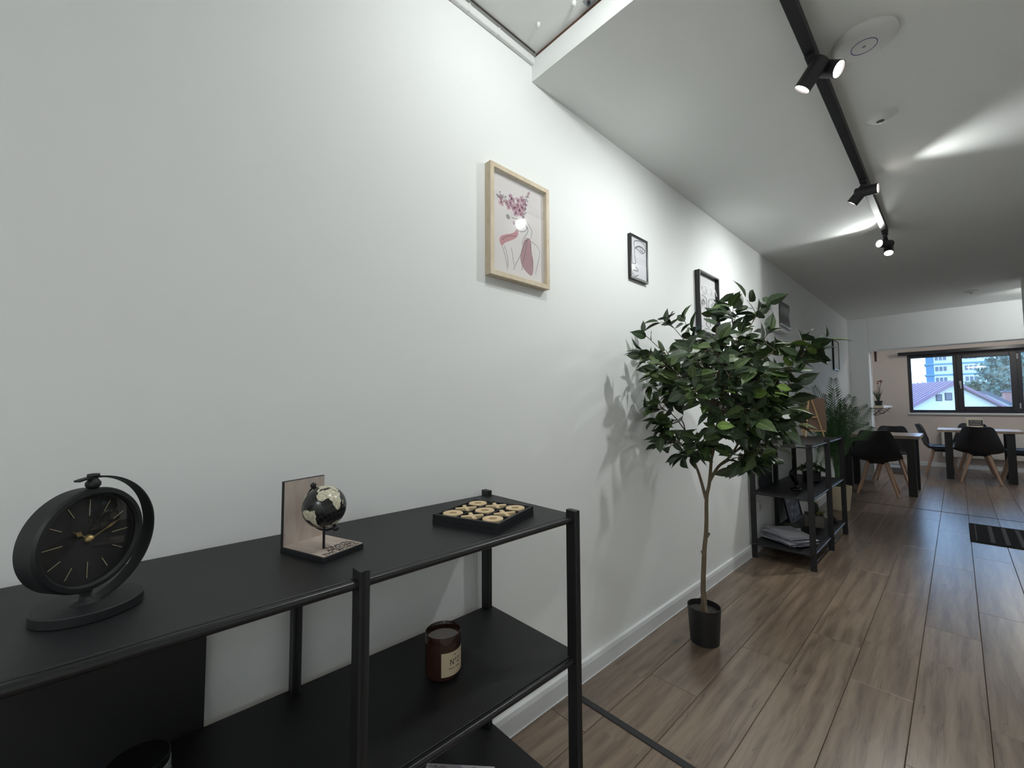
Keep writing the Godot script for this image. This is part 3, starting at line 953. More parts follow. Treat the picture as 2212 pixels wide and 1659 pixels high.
func portrait_image() -> Image:
	var im := Image.create(420, 580, false, Image.FORMAT_RGB8)
	im.fill(c8(232, 226, 226))
	var a := [240.0, 535.0, 225.0, 262.0, 1300.0, 165.0]
	fill_shape(im, curve(pks([495, 855, 502, 915, 470, 958, 380, 1000, 350, 1032, 328, 990, 335, 940, 380, 918, 450, 900, 495, 855], a)), Color(c8(196, 128, 136), 0.9))
	fill_shape(im, curve(pks([560, 975, 610, 955, 630, 1000, 635, 1100, 650, 1180, 650, 1290, 632, 1338, 590, 1310, 545, 1250, 522, 1170, 530, 1090, 550, 1010, 560, 975], a)), Color(c8(170, 122, 132), 0.9))
	var ink := c8(58, 54, 60)
	for l in [[590, 965, 555, 1030, 520, 1130, 480, 1210, 455, 1270], [625, 985, 680, 1025, 715, 1080, 715, 1140, 690, 1250, 675, 1320], [350, 1030, 380, 1150, 400, 1270], [370, 1030, 395, 1130, 405, 1240], [435, 1050, 450, 1150, 460, 1230], [560, 770, 600, 860], [580, 770, 625, 850, 640, 880, 625, 955], [555, 800, 590, 850, 595, 890, 550, 960, 540, 1020], [350, 970, 400, 930, 480, 935], [590, 965, 575, 1080, 545, 1200, 535, 1280], [620, 1010, 640, 1150, 645, 1250], [480, 850, 510, 880, 545, 885, 580, 870, 590, 830], [470, 800, 478, 850], [520, 770, 545, 790, 560, 780], [565, 960, 585, 950, 610, 965], [570, 975, 590, 968], [440, 740, 480, 755, 530, 760, 548, 735]]:
		stroke(im, curve(pks(l, a), 6), 1.3, ink)
	for l in [[500, 815, 515, 800, 530, 805, 552, 800, 540, 830, 515, 835, 500, 815], [505, 818, 545, 815]]:
		stroke(im, curve(pks(l, a), 6), 1.2, c8(170, 60, 80))
	var g1 := pk(Vector2(405, 735), a) * Vector2(420, 580)
	blot(im, g1, 15, 13, Color(c8(138, 134, 136), 0.9), 0.6)
	var g2 := pk(Vector2(462, 797), a) * Vector2(420, 580)
	blot(im, g2, 9, 11, Color(c8(176, 150, 156), 0.9), 0.2)
	var r := RandomNumberGenerator.new()
	r.seed = 91
	# flower crown: sprigs, petals, dark hearts
	for s in [[330, 500, 420, 600, 500, 690], [305, 520, 380, 580, 470, 660], [600, 480, 580, 570, 520, 680], [430, 520, 470, 600, 510, 690], [560, 540, 540, 620, 520, 690], [575, 620, 560, 690, 545, 770]]:
		var c := curve(pks(s, a), 8)
		stroke(im, c, 1.4, ink)
		for i in range(0, c.size(), 2):
			for k in 2:
				var p: Vector2 = c[i] * Vector2(420, 580) + Vector2(r.randf_range(-12, 12), r.randf_range(-12, 12))
				blot(im, p, r.randf_range(2.0, 5.0), r.randf_range(5.0, 9.0), Color([c8(96, 90, 98), c8(150, 96, 122), c8(122, 70, 98)][r.randi_range(0, 2)], 0.75), r.randf() * TAU)
	for q in [[345, 590, 24], [410, 630, 22], [440, 545, 26], [470, 640, 30], [500, 565, 22], [540, 560, 26], [515, 665, 34], [480, 690, 26], [545, 640, 22], [340, 540, 14], [535, 700, 20], [430, 590, 22], [575, 600, 16], [500, 610, 24], [390, 590, 18]]:
		var p := pk(Vector2(q[0], q[1]), a) * Vector2(420, 580)
		for k in 7:
			var an := TAU * k / 7.0 + r.randf()
			blot(im, p + Vector2(cos(an), sin(an)) * float(q[2]) * 0.5, q[2] * 0.42, q[2] * 0.28, Color([c8(186, 134, 156), c8(160, 104, 132), c8(206, 160, 172)][r.randi_range(0, 2)], 0.8), an)
		blot(im, p, q[2] * 0.25, q[2] * 0.25, Color(c8(84, 44, 66), 0.85))
		stroke(im, [p / Vector2(420, 580) + Vector2(-0.02, 0), p / Vector2(420, 580) + Vector2(0.02, 0.012)], 1.0, ink)
	return im

func line_face_image() -> Image:
	var im := Image.create(260, 340, false, Image.FORMAT_RGB8)
	im.fill(c8(236, 234, 240))
	var a := [262.0, 236.0, 232.0, 118.0, 864.0, 94.0]
	var ink := c8(52, 54, 66)
	for l in [[325, 440, 315, 360, 330, 325, 390, 325, 450, 360, 480, 420, 475, 490, 435, 515, 400, 490, 370, 455, 335, 435], [405, 430, 408, 470, 440, 492], [440, 440, 436, 480], [320, 440, 322, 560, 335, 640, 320, 670, 300, 660, 265, 650], [265, 676, 290, 700, 330, 718, 367, 770, 330, 772, 290, 750, 265, 726], [265, 764, 300, 830, 330, 855, 367, 840]]:
		stroke(im, curve(pks(l, a), 8), 3.6, ink)
	stroke(im, curve(pks([335, 425, 380, 408, 430, 425, 465, 465, 474, 484], a), 8), 5.2, ink)
	return im

func build_pictures() -> void:
	var oak := tex_mat("pale_oak", wood_image(400, 64, 256, c8(208, 193, 168), c8(194, 176, 148), c8(218, 205, 182), 0.3), 0.55)
	oak.uv1_triplanar = true
	oak.uv1_scale = Vector3(6, 6, 6)
	picture_frame("framed_portrait", "pale wooden frame with a woman crowned by flowers in line art", Vector3(0.001, 1.838, -1.077), 0.312, 0.412, 0.017, 0.031, 0.018, oak, tex_mat("portrait_print", portrait_image(), 0.8))
	picture_frame("framed_line_face", "small black frame with half a face drawn in one dark line", Vector3(0.001, 1.938, -1.962), 0.176, 0.236, 0.011, 0.018, 0.006, mats["black_satin"], tex_mat("face_print", line_face_image(), 0.8))
	# shadow box with a bent-wire face
	var b := picture_frame("framed_wire_face", "black box frame with a white wire face behind the ficus top", Vector3(0.001, 1.838, -2.845), 0.325, 0.412, 0.010, 0.032, 0.026, mats["black_satin"], mat("box_back", c8(206, 206, 208), 0.85), false)
	var y0 := 0.098
	var wave := []
	for i in 45:
		var t := float(i) / 44.0
		wave.append(Vector3(-0.145 + 0.29 * t, y0 + cos(t * TAU * 3.4) * 0.021, 0.020))
	part(b, "wire_hair", tube_mesh(wave, 0.0022, 8), mat("wire_white", c8(250, 250, 250), 0.4))
	var wm := mat("wire_shadow_grey", c8(84, 84, 90), 0.4)  # dark face lines stand in for wire shadows on the backing
	var shadow_lines := [[-0.14, 0.040, -0.09, 0.048, -0.045, 0.040, -0.030, 0.02, -0.032, -0.10, -0.050, -0.14], [0.14, 0.040, 0.09, 0.050, 0.030, 0.042, 0.006, 0.02, 0.004, -0.10, 0.030, -0.14], [-0.125, 0.0, -0.09, 0.022, -0.055, 0.0, -0.09, -0.018, -0.125, 0.0], [0.055, 0.004, 0.09, 0.026, 0.125, 0.004, 0.09, -0.016, 0.055, 0.004], [-0.05, -0.14, -0.01, -0.156, 0.03, -0.14], [-0.07, -0.172, -0.02, -0.164, 0.03, -0.170, 0.06, -0.176]]
	for l in shadow_lines:
		var pts := []
		for i in range(0, l.size(), 2):
			pts.append(Vector3(l[i], l[i + 1], 0.018))
		part(b, "wire", tube_mesh(curve(pts, 6), 0.0016, 6), wm)
	for s in [-0.088, 0.092]:
		var ring := []
		for i in 17:
			ring.append(Vector3(s + cos(TAU * i / 16) * 0.012, 0.004 + sin(TAU * i / 16) * 0.012, 0.018))
		part(b, "wire", tube_mesh(ring, 0.0016, 6), wm)
	picture_frame("framed_pale_print", "slim black frame with a pale print near the dining opening", Vector3(0.001, 1.84, -7.205), 0.37, 0.414, 0.014, 0.02, 0.008, mats["black_satin"], mat("pale_print", c8(206, 200, 190), 0.8))

# ------------------------------------------------------------------ ficus

func leaf_mesh(L: float, W: float, fold: float, droop: float) -> ArrayMesh:
	# stem at the origin, tip along +z, drip tip at the end
	var st := st_new()
	var ts := [0.0, 0.12, 0.32, 0.55, 0.76, 0.9, 1.0]
	var ws := [0.03, 0.62, 1.0, 0.92, 0.52, 0.14, 0.0]
	for s in [-1.0, 1.0]:
		for i in 6:
			var p := []
			for k in [i, i + 1]:
				var t: float = ts[k]
				var mid := Vector3(0, -droop * t * t * L, t * L)
				p.append(mid)
				p.append(mid + Vector3(s * W * 0.5 * ws[k] * cos(fold), W * 0.5 * ws[k] * sin(fold), 0))
			var n: Vector3 = (Vector3.UP + Vector3(-s * sin(fold), 0, 0) + Vector3(0, 0, droop * ts[i])).normalized()
			tri_n(st, p[0], p[1], p[3], n, n, n, Vector2(0.5, ts[i]), Vector2(0.5 + s * 0.5, ts[i]), Vector2(0.5 + s * 0.5, ts[i + 1]))
			tri_n(st, p[0], p[3], p[2], n, n, n, Vector2(0.5, ts[i]), Vector2(0.5 + s * 0.5, ts[i + 1]), Vector2(0.5, ts[i + 1]))
	return st.commit()

func leaf_image(dark: Color, light: Color, vein: Color) -> Image:
	var im := Image.create(64, 128, false, Image.FORMAT_RGB8)
	var n := noise(61, 0.06, 3)
	for y in 128:
		for x in 64:
			var u := absf(x - 31.5) / 31.5
			var t := clampf(0.35 + n.get_noise_2d(x, y) * 0.8, 0.0, 1.0)
			var c := dark.lerp(light, t)
			var side := absf(fposmod(y - u * 22.0, 18.0) - 9.0)
			if side > 8.2:
				c = c.lerp(vein, 0.25)
			if u < 0.05:
				c = vein
			im.set_pixel(x, y, c)
	return im

func build_ficus() -> void:
	var base := Vector3(0.237, 0.0, -2.121)
	var f := thing("potted_ficus", "tall artificial ficus tree with glossy dark leaves in a small black pot", "plant", base)
	var pot := part(f, "pot", lathe_mesh([Vector2(0, 0.0), Vector2(0.062, 0.0), Vector2(0.066, 0.003), Vector2(0.0765, 0.165), Vector2(0.0765, 0.172), Vector2(0.0735, 0.172), Vector2(0.0725, 0.150), Vector2(0.069, 0.10), Vector2(0, 0.10)], 44), mats["black_plastic"])
	pot.set_meta("label", "small black plastic nursery pot")
	part(f, "soil", lathe_mesh([Vector2(0.0725, 0.146), Vector2(0.05, 0.147), Vector2(0.02, 0.149), Vector2(0, 0.150)], 32, true), mats["soil"])
	var bark := tex_mat("ficus_bark", wood_image(520, 64, 256, c8(112, 100, 82), c8(82, 72, 58), c8(134, 122, 100), 0.6), 0.85)
	bark.uv1_triplanar = true
	bark.uv1_scale = Vector3(9, 9, 9)
	var trunk := [Vector3(0.247, 0.130, -2.104), Vector3(0.242, 0.20, -2.112), Vector3(0.242, 0.269, -2.106), Vector3(0.249, 0.379, -2.105), Vector3(0.254, 0.456, -2.105), Vector3(0.262, 0.527, -2.108), Vector3(0.267, 0.600, -2.107), Vector3(0.272, 0.709, -2.105), Vector3(0.288, 0.777, -2.101), Vector3(0.302, 0.881, -2.094), Vector3(0.310, 1.000, -2.094), Vector3(0.312, 1.151, -2.084)]
	var left := [Vector3(0.269, 0.700, -2.103), Vector3(0.243, 0.818, -2.094), Vector3(0.210, 0.906, -2.095), Vector3(0.178, 1.033, -2.095)]
	var right := [Vector3(0.288, 0.790, -2.106), Vector3(0.330, 0.864, -2.111), Vector3(0.383, 0.919, -2.120), Vector3(0.442, 1.021, -2.117)]
	var back := [Vector3(0.303, 0.90, -2.094), Vector3(0.31, 1.00, -2.16), Vector3(0.33, 1.12, -2.24)]
	var front := [Vector3(0.306, 0.94, -2.094), Vector3(0.34, 1.02, -2.0), Vector3(0.39, 1.10, -1.92)]
	var st := st_new()
	var tl := []
	for p in trunk:
		tl.append(p - base)
	tube(st, curve(tl, 4), trunk_radii(4 * (tl.size() - 1) + 1, 0.0135, 0.006), 10)
	# root flare and two knots
	tube(st, [Vector3(0.03, 0.140, 0.03), Vector3(0.014, 0.165, 0.02), Vector3(0.006, 0.22, 0.012)], [0.009, 0.011, 0.008], 8)
	tube(st, [Vector3(-0.012, 0.143, 0.012), Vector3(-0.002, 0.17, 0.012), Vector3(0.004, 0.22, 0.013)], [0.008, 0.010, 0.008], 8)
	tube(st, [Vector3(0.026, 0.512, 0.012), Vector3(0.038, 0.533, 0.003)], [0.008, 0.006], 8)
	tube(st, [Vector3(0.012, 0.425, 0.016), Vector3(0.004, 0.442, 0.020)], [0.008, 0.005], 8)
	part(f, "trunk", st.commit(), bark)
	var limbs := [trunk, left, right, back, front]
	for l in [left, right, back, front]:
		var q := []
		for p in l:
			q.append(p - base)
		st = st_new()
		tube(st, curve(q, 4), trunk_radii(4 * (q.size() - 1) + 1, 0.0085, 0.004), 8)
		part(f, "branch", st.commit(), bark)
	var tips := [Vector3(0.071, 1.522, -1.899), Vector3(0.174, 1.586, -1.932), Vector3(0.211, 1.596, -2.044), Vector3(0.109, 1.383, -1.907), Vector3(0.075, 1.270, -1.916), Vector3(0.189, 1.327, -1.820), Vector3(0.075, 1.153, -1.916), Vector3(0.153, 1.073, -1.948), Vector3(0.123, 0.968, -1.954), Vector3(0.207, 0.916, -1.974), Vector3(0.172, 1.390, -1.768), Vector3(0.318, 1.595, -2.159), Vector3(0.444, 1.585, -2.075), Vector3(0.550, 1.626, -2.112), Vector3(0.490, 1.481, -1.985), Vector3(0.431, 1.433, -1.852), Vector3(0.528, 1.506, -2.245), Vector3(0.628, 1.429, -2.138), Vector3(0.716, 1.404, -2.088), Vector3(0.672, 1.351, -2.117), Vector3(0.625, 1.324, -2.290), Vector3(0.661, 1.261, -2.113), Vector3(0.603, 1.171, -1.984), Vector3(0.620, 1.193, -2.221), Vector3(0.600, 1.103, -1.986), Vector3(0.634, 1.072, -2.172), Vector3(0.571, 1.042, -2.033), Vector3(0.554, 1.115, -1.861), Vector3(0.523, 0.936, -2.063), Vector3(0.430, 0.891, -2.113), Vector3(0.454, 1.037, -1.834), Vector3(0.368, 1.393, -1.787), Vector3(0.510, 1.304, -1.800), Vector3(0.382, 1.212, -1.742), Vector3(0.586, 1.266, -1.884), Vector3(0.285, 1.150, -2.305), Vector3(0.329, 0.989, -1.850), Vector3(0.363, 1.450, -2.440), Vector3(0.160, 1.223, -2.092), Vector3(0.459, 1.345, -2.478), Vector3(0.509, 0.977, -2.192), Vector3(0.222, 1.350, -2.296)]
	var lm := [tex_mat("ficus_leaf", leaf_image(c8(46, 62, 42), c8(63, 82, 54), c8(94, 112, 78)), 0.36), tex_mat("ficus_leaf_mid", leaf_image(c8(66, 86, 48), c8(90, 112, 62), c8(120, 140, 88)), 0.38), tex_mat("ficus_leaf_light", leaf_image(c8(104, 136, 60), c8(136, 164, 82), c8(160, 180, 110)), 0.42)]
	for m in lm:
		m.backlight_enabled = true
		m.backlight = Color(0.10, 0.14, 0.05)
	var shapes := []
	for v in 6:
		shapes.append(leaf_mesh(0.063 + 0.007 * v, 0.035 + 0.0038 * v, 0.15 + 0.06 * (v % 3), 0.10 + 0.10 * (v % 4)))
	var r := RandomNumberGenerator.new()
	r.seed = 2025
	var spots := []
	for t in tips:
		# a twig from the nearest fitting point of a limb
		var best := 1e9
		var from := Vector3.ZERO
		for l in limbs:
			for i in range(1, l.size()):
				var p: Vector3 = l[i]
				if p.y < 0.78 or p.y > t.y - 0.01:
					continue
				var cost: float = p.distance_to(t) + 0.25 * maxf(0.0, 1.0 - p.y)
				if cost < best:
					best = cost
					from = p
		if best > 1e8:
			from = Vector3(0.300, 0.86, -2.094)
		var mid: Vector3 = from.lerp(t, 0.5) + Vector3(r.randf_range(-0.03, 0.03), 0.035, r.randf_range(-0.03, 0.03))
		var line := curve([from, mid, t], 6)
		var ln := []
		for p in line:
			ln.append(p - base)
		st = st_new()
		tube(st, ln, trunk_radii(ln.size(), 0.0034, 0.0014), 6)
		# short side twigs
		for s in 5:
			var i0 := r.randi_range(4, line.size() - 2)
			var p0: Vector3 = line[i0]
			var out: Vector3 = (t - from).normalized() + Vector3(r.randfn() * 0.7, r.randfn() * 0.55, r.randfn() * 0.7)
			var p1: Vector3 = p0 + out.normalized() * r.randf_range(0.05, 0.11)
			p1.x = maxf(p1.x, 0.06)
			tube(st, [p0 - base, (p0 + p1) * 0.5 - base + Vector3(0, 0.006, 0), p1 - base], [0.0018, 0.0015, 0.001], 5)
			for q in 4:
				spots.append([p0.lerp(p1, 0.35 + 0.22 * q), (p1 - p0).normalized()])
		part(f, "twig", st.commit(), bark)
		for i in range(5, line.size()):
			if i % 2 == 1 or i > 9:
				spots.append([line[i], (t - from).normalized()])
		spots.append([t, (t - from).normalized()])
	var merged := [st_new(), st_new()]
	var count := 0
	var order := range(spots.size())
	# the ones on the room side show largest
	order.sort_custom(func(i, j): return spots[i][0].x - spots[i][0].z * -0.3 > spots[j][0].x - spots[j][0].z * -0.3)
	for oi in order:
		var s: Array = spots[oi]
		var go: Vector3 = s[1] * 0.8 + Vector3(r.randfn() * 0.75, r.randfn() * 0.35 - 0.28, r.randfn() * 0.75)
		go = go.normalized()
		var radial: Vector3 = s[0] - Vector3(0.33, s[0].y - 0.05, -2.09)
		var up := radial.normalized() * 0.9 + Vector3(r.randfn() * 0.45, 0.55 + r.randfn() * 0.3, r.randfn() * 0.45)
		var x := up.cross(go).normalized()
		var B := Basis(x, go.cross(x), go)
		var at: Vector3 = s[0] - base + go * 0.010
		var tip: Vector3 = s[0] + go * 0.11
		if tip.x < 0.012:
			continue
		var k := r.randf()
		var mi: int = 0 if k < 0.66 else (1 if k < 0.91 else 2)
		var sh: ArrayMesh = shapes[r.randi_range(0, 5)]
		if count < 300:
			var o := part(f, "leaf", sh, lm[mi])
			o.transform = Transform3D(B, at)
		else:
			(merged[0] if mi == 0 else merged[1]).append_from(sh, 0, Transform3D(B, at))
		count += 1
	for i in 2:
		var o2 := part(f, "foliage", merged[i].commit(), lm[i])
		o2.set_meta("kind", "stuff")

func trunk_radii(n: int, a: float, b: float) -> Array:
	var o := []
	for i in n:
		o.append(lerpf(a, b, float(i) / maxi(n - 1, 1)))
	return o

# ------------------------------------------------------------------ things on the near shelving unit

func build_clock() -> void:
	var c := thing("table_clock", "round black table clock with gold hands on a disc foot", "clock", Vector3(0.235, SHELF_Y, 0.038), deg_to_rad(132.8))
	var cy := 0.1065
	var F := Transform3D(Basis(Vector3(1, 0, 0), Vector3(0, 0, 1), Vector3(0, -1, 0)), Vector3(0, cy, 0))
	var m: Material = mats["black_paint"]
	part(c, "drum", lathe_mesh([Vector2(0, -0.024), Vector2(0.071, -0.024), Vector2(0.0745, -0.020), Vector2(0.0755, 0.007), Vector2(0.0735, 0.0115), Vector2(0.0675, 0.012), Vector2(0.0645, 0.008), Vector2(0.0645, -0.001)], 72, false, F), m)
	part(c, "dial", lathe_mesh([Vector2(0.0645, 0.0), Vector2(0, 0.0)], 64, false, F), mat("dial_black", c8(14, 14, 16), 0.6))
	var dome := []
	for i in 11:
		var q := 0.0645 * (1.0 - float(i) / 10.0)
		dome.append(Vector2(q, 0.0075 + 0.0056 * (1.0 - pow(q / 0.0645, 2.0))))
	part(c, "glass", lathe_mesh(dome, 72, true, F), mats["dial_glass"])
	for k in 12:
		var a := deg_to_rad(90.0 - 30.0 * k)
		var L := 0.024 if k % 3 == 0 else 0.017
		var st := st_new()
		bx(st, Vector3(0.058 - L * 0.5, 0, 0), Vector3(L, 0.0009, 0.0007))
		var o := part(c, "hour_mark", st.commit(), mat("pale_gold", c8(206, 190, 156), 0.4, 0.4))
		o.transform = Transform3D(Basis(Vector3(0, 0, 1), a), Vector3(0, cy, 0.0006))
	var hands := [[0.030, 305.5, "hour_hand", 0.0075], [0.050, 66.0, "minute_hand", 0.0042]]
	for h in hands:
		var w: float = h[3]
		var L: float = h[0]
		var poly := PackedVector2Array([Vector2(-0.0009, -0.006), Vector2(0.0009, -0.006), Vector2(0.0007, L * 0.45), Vector2(w * 0.5, L * 0.62), Vector2(0.0006, L * 0.78), Vector2(0.0, L), Vector2(-0.0006, L * 0.78), Vector2(-w * 0.5, L * 0.62), Vector2(-0.0007, L * 0.45)])
		var o := part(c, h[2], prism_mesh(poly, 0.0, 0.0006), mats["gold"])
		o.transform = Transform3D(Basis(Vector3(0, 0, 1), -deg_to_rad(h[1])), Vector3(0, cy, 0.003 if h[2] == "hour_hand" else 0.0042))
	part(c, "hub", lathe_mesh([Vector2(0, 0.0064), Vector2(0.004, 0.006), Vector2(0.0062, 0.002), Vector2(0.0062, 0.0)], 24, true, F), mats["gold"])
	# the half hoop from the top pivot round the right side to the foot
	var g := []
	for i in 49:
		var a := deg_to_rad(lerpf(104.0, -90.0, float(i) / 48.0))
		var wd := lerpf(0.010, 0.019, clampf((float(i) - 6.0) / 16.0, 0.0, 1.0))
		var p := Vector3(cos(a) * 0.0915, cy + sin(a) * 0.0915, 0.004)
		g.append([p - Vector3(0, 0, wd * 0.5), p, p + Vector3(0, 0, wd * 0.5)])
	var st2 := st_new()
	sheet(st2, g, 0.0026)
	part(c, "hoop", st2.commit(), m)
	part(c, "pivot_knob", lathe_mesh([Vector2(0, 0.180), Vector2(0.006, 0.181), Vector2(0.009, 0.186), Vector2(0.009, 0.190), Vector2(0.006, 0.195), Vector2(0.0045, 0.197), Vector2(0.0075, 0.1995), Vector2(0.007, 0.203), Vector2(0, 0.204)], 24, true), m, Vector3(0, 0, 0.004))
	part(c, "neck", lathe_mesh([Vector2(0.018, 0.014), Vector2(0.016, 0.017), Vector2(0.008, 0.019), Vector2(0.006, 0.024), Vector2(0.008, 0.030), Vector2(0.007, 0.036)], 24, true), m)
	var fs := st_new()
	lathe(fs, [Vector2(0, 0), Vector2(0.060, 0), Vector2(0.0615, 0.0015), Vector2(0.0615, 0.0135), Vector2(0.060, 0.015), Vector2(0, 0.015)], 64)
	part(c, "foot", fs.commit(), m, Vector3(0.006, 0, 0.0))

func globe_image() -> Image:
	var w := 720
	var h := 360
	var im := Image.create(w, h, false, Image.FORMAT_RGB8)
	im.fill(c8(24, 25, 27))
	var lands := [
		[-17, 21, -16, 28, -9, 32, -6, 36, 3, 37, 10, 37, 11, 33, 20, 31, 25, 32, 33, 31, 35, 27, 39, 16, 43, 12, 51, 12, 46, 3, 40, -4, 40, -15, 35, -20, 35, -24, 32, -29, 27, -34, 20, -35, 17, -30, 14, -22, 12, -16, 13, -8, 9, -1, 9, 4, 4, 6, -4, 5, -9, 5, -13, 9, -17, 14],
		[-9, 43, -9, 37, -5, 36, 0, 40, 3, 43, 9, 44, 13, 40, 17, 40, 14, 45, 19, 42, 23, 37, 27, 41, 36, 37, 35, 32, 43, 13, 52, 16, 58, 22, 52, 26, 57, 27, 67, 25, 72, 20, 77, 8, 81, 16, 90, 22, 97, 17, 103, 2, 105, 10, 109, 13, 108, 20, 120, 26, 122, 38, 128, 36, 130, 44, 140, 50, 142, 59, 160, 60, 170, 66, 178, 69, 140, 73, 105, 77, 70, 72, 40, 67, 28, 71, 14, 66, 6, 60, 10, 55, 4, 51, -1, 48],
		[-78, 8, -72, 12, -62, 10, -52, 5, -50, 0, -44, -3, -35, -6, -39, -14, -41, -22, -48, -26, -54, -34, -58, -38, -63, -41, -66, -47, -69, -52, -74, -52, -75, -46, -73, -38, -71, -30, -70, -18, -76, -14, -81, -5, -79, 1],
		[-168, 66, -156, 71, -128, 70, -95, 72, -82, 68, -78, 62, -66, 60, -56, 52, -66, 45, -74, 40, -81, 31, -81, 25, -90, 29, -97, 26, -96, 19, -88, 21, -88, 16, -83, 10, -78, 8, -85, 9, -95, 16, -106, 22, -113, 31, -124, 40, -124, 48, -135, 58, -152, 59, -164, 54],
		[114, -22, 122, -18, 130, -12, 137, -12, 142, -11, 146, -19, 153, -27, 150, -37, 141, -38, 131, -32, 117, -35], [44, -25, 47, -25, 50, -15, 49, -12, 44, -17],
		[-73, 78, -60, 82, -30, 83, -18, 77, -24, 70, -43, 60, -53, 67], [-180, -90, 180, -90, 180, -74, 150, -68, 110, -66, 60, -67, 20, -70, -10, -71, -40, -78, -58, -63, -75, -73, -120, -74, -180, -78]]
	var n := noise(44, 0.05, 3)
	for l in lands:
		var poly := []
		for i in range(0, l.size(), 2):
			poly.append(Vector2((180.0 - l[i]) / 360.0, (90.0 - l[i + 1]) / 180.0))
		fill_shape(im, poly, c8(206, 200, 178))
	for y in h:
		for x in w:
			var c := im.get_pixel(x, y)
			if c.r > 0.4:
				var t := n.get_noise_2d(x, y)
				c = c.lerp(c8(168, 170, 150) if t > 0.0 else c8(228, 218, 190), clampf(absf(t) * 1.6, 0.0, 0.8))
				if absf(fposmod(t * 9.0, 1.0) - 0.5) < 0.06:
					c = c.lerp(c8(110, 104, 96), 0.5)
			elif x % 30 == 0 or y % 30 == 0:
				c = c8(96, 96, 92)
			im.set_pixel(x, y, c)
	return im

func build_bookend() -> void:
	var o := Vector3(0.160, SHELF_Y, -0.241)
	var th := deg_to_rad(108.8)
	var b := thing("globe_bookend", "wooden bookend with a small black globe and travel lettering", "bookend", o, th)
	var veneer := tex_mat("grey_veneer", wood_image(610, 128, 256, c8(188, 174, 164), c8(168, 152, 141), c8(200, 188, 178), 0.3), 0.7)
	part(b, "base_board", span(Vector3(0, 0, 0), Vector3(0.098, 0.0115, 0.136), 0.001), mats["black_paint"])
	part(b, "back_board", span(Vector3(0, 0.0115, 0), Vector3(0.098, 0.146, 0.0075), 0.001), mats["black_paint"])
	var st := st_new()
	quad_uv(st, Vector3(0.0012, 0.0121, 0.0075), Vector3(0.0968, 0.0121, 0.0075), Vector3(0.0968, 0.0121, 0.1348), Vector3(0.0012, 0.0121, 0.1348), Vector3.UP, Vector2(0, 0), Vector2(1, 0), Vector2(1, 0.9), Vector2(0, 0.9))
	part(b, "base_veneer", st.commit(), veneer)
	st = st_new()
	quad_uv(st, Vector3(0.0012, 0.0122, 0.0081), Vector3(0.0968, 0.0122, 0.0081), Vector3(0.0968, 0.1448, 0.0081), Vector3(0.0012, 0.1448, 0.0081), Vector3(0, 0, 1), Vector2(0, 1), Vector2(1, 1), Vector2(1, 0), Vector2(0, 0))
	part(b, "back_veneer", st.commit(), veneer)
	var words := ["TRAVEL", "AROUND", "THE WORLD"]
	for i in 3:
		var t := part(b, "lettering", text_mesh(words[i], 0.0160, 0.0004), mats["black_paint"])
		var fit: float = [0.060, 0.066, 0.085][i]
		var wide: float = t.mesh.get_aabb().size.x
		t.transform = Transform3D(Basis(Vector3(fit / wide, 0, 0), Vector3(0, 0, -1), Vector3(0, 1, 0)), Vector3(0.0925 - fit * 0.5, 0.0126, 0.0985 + i * 0.0140))
	# globe on its stand
	var foot := Vector3(0.035, 0.0121, 0.090)
	var gc := foot + Vector3(0.0, 0.0845, 0.0)
	part(b, "stand_rod", rod_mesh(foot, foot + Vector3(0, 0.041, 0), 0.0026), mats["black_satin"])
	var inv := Basis(Vector3.UP, th).inverse()
	var N := (inv * Vector3(-0.47, 0.80, 0.28)).normalized()
	var V := (inv * Vector3(0.895, 0.207, 0.304)).normalized()
	var e := (V - N * V.dot(N)).normalized()
	var g := N.cross(e)
	var a := -0.985
	var d := -0.174
	var gb := Basis(e * a + g * d, N, e * d - g * a)
	var prof := []
	for i in 33:
		var q := -PI / 2 + PI * i / 32.0
		prof.append(Vector2(cos(q) * 0.0425, sin(q) * 0.0425))
	var gl := part(b, "globe", lathe_mesh(prof, 64, true), tex_mat("globe_print", globe_image(), 0.25))
	gl.transform = Transform3D(gb, gc)
	var D := (-Vector3.UP + N * N.y).normalized()
	var arc := []
	for i in 25:
		var q := PI * i / 24.0
		arc.append(gc + (-N * cos(q) + D * sin(q)) * 0.0475)
	part(b, "meridian", tube_mesh(arc, 0.0021, 8), mats["black_satin"])
	for s in [-1.0, 1.0]:
		part(b, "axis_knob", lathe_mesh([Vector2(0, -0.003), Vector2(0.0035, -0.003), Vector2(0.0035, 0.001), Vector2(0.0058, 0.003), Vector2(0.0062, 0.007), Vector2(0.004, 0.010), Vector2(0, 0.011)], 20, true, Transform3D(along(N * s), gc + N * s * 0.0455)), mats["black_satin"])

func where_in_tray(i: int, j: int) -> int:
	# i runs towards the end post, j towards the front rod
	return [[0, 3, 6], [1, 4, 7], [2, 5, 8]][i][j]

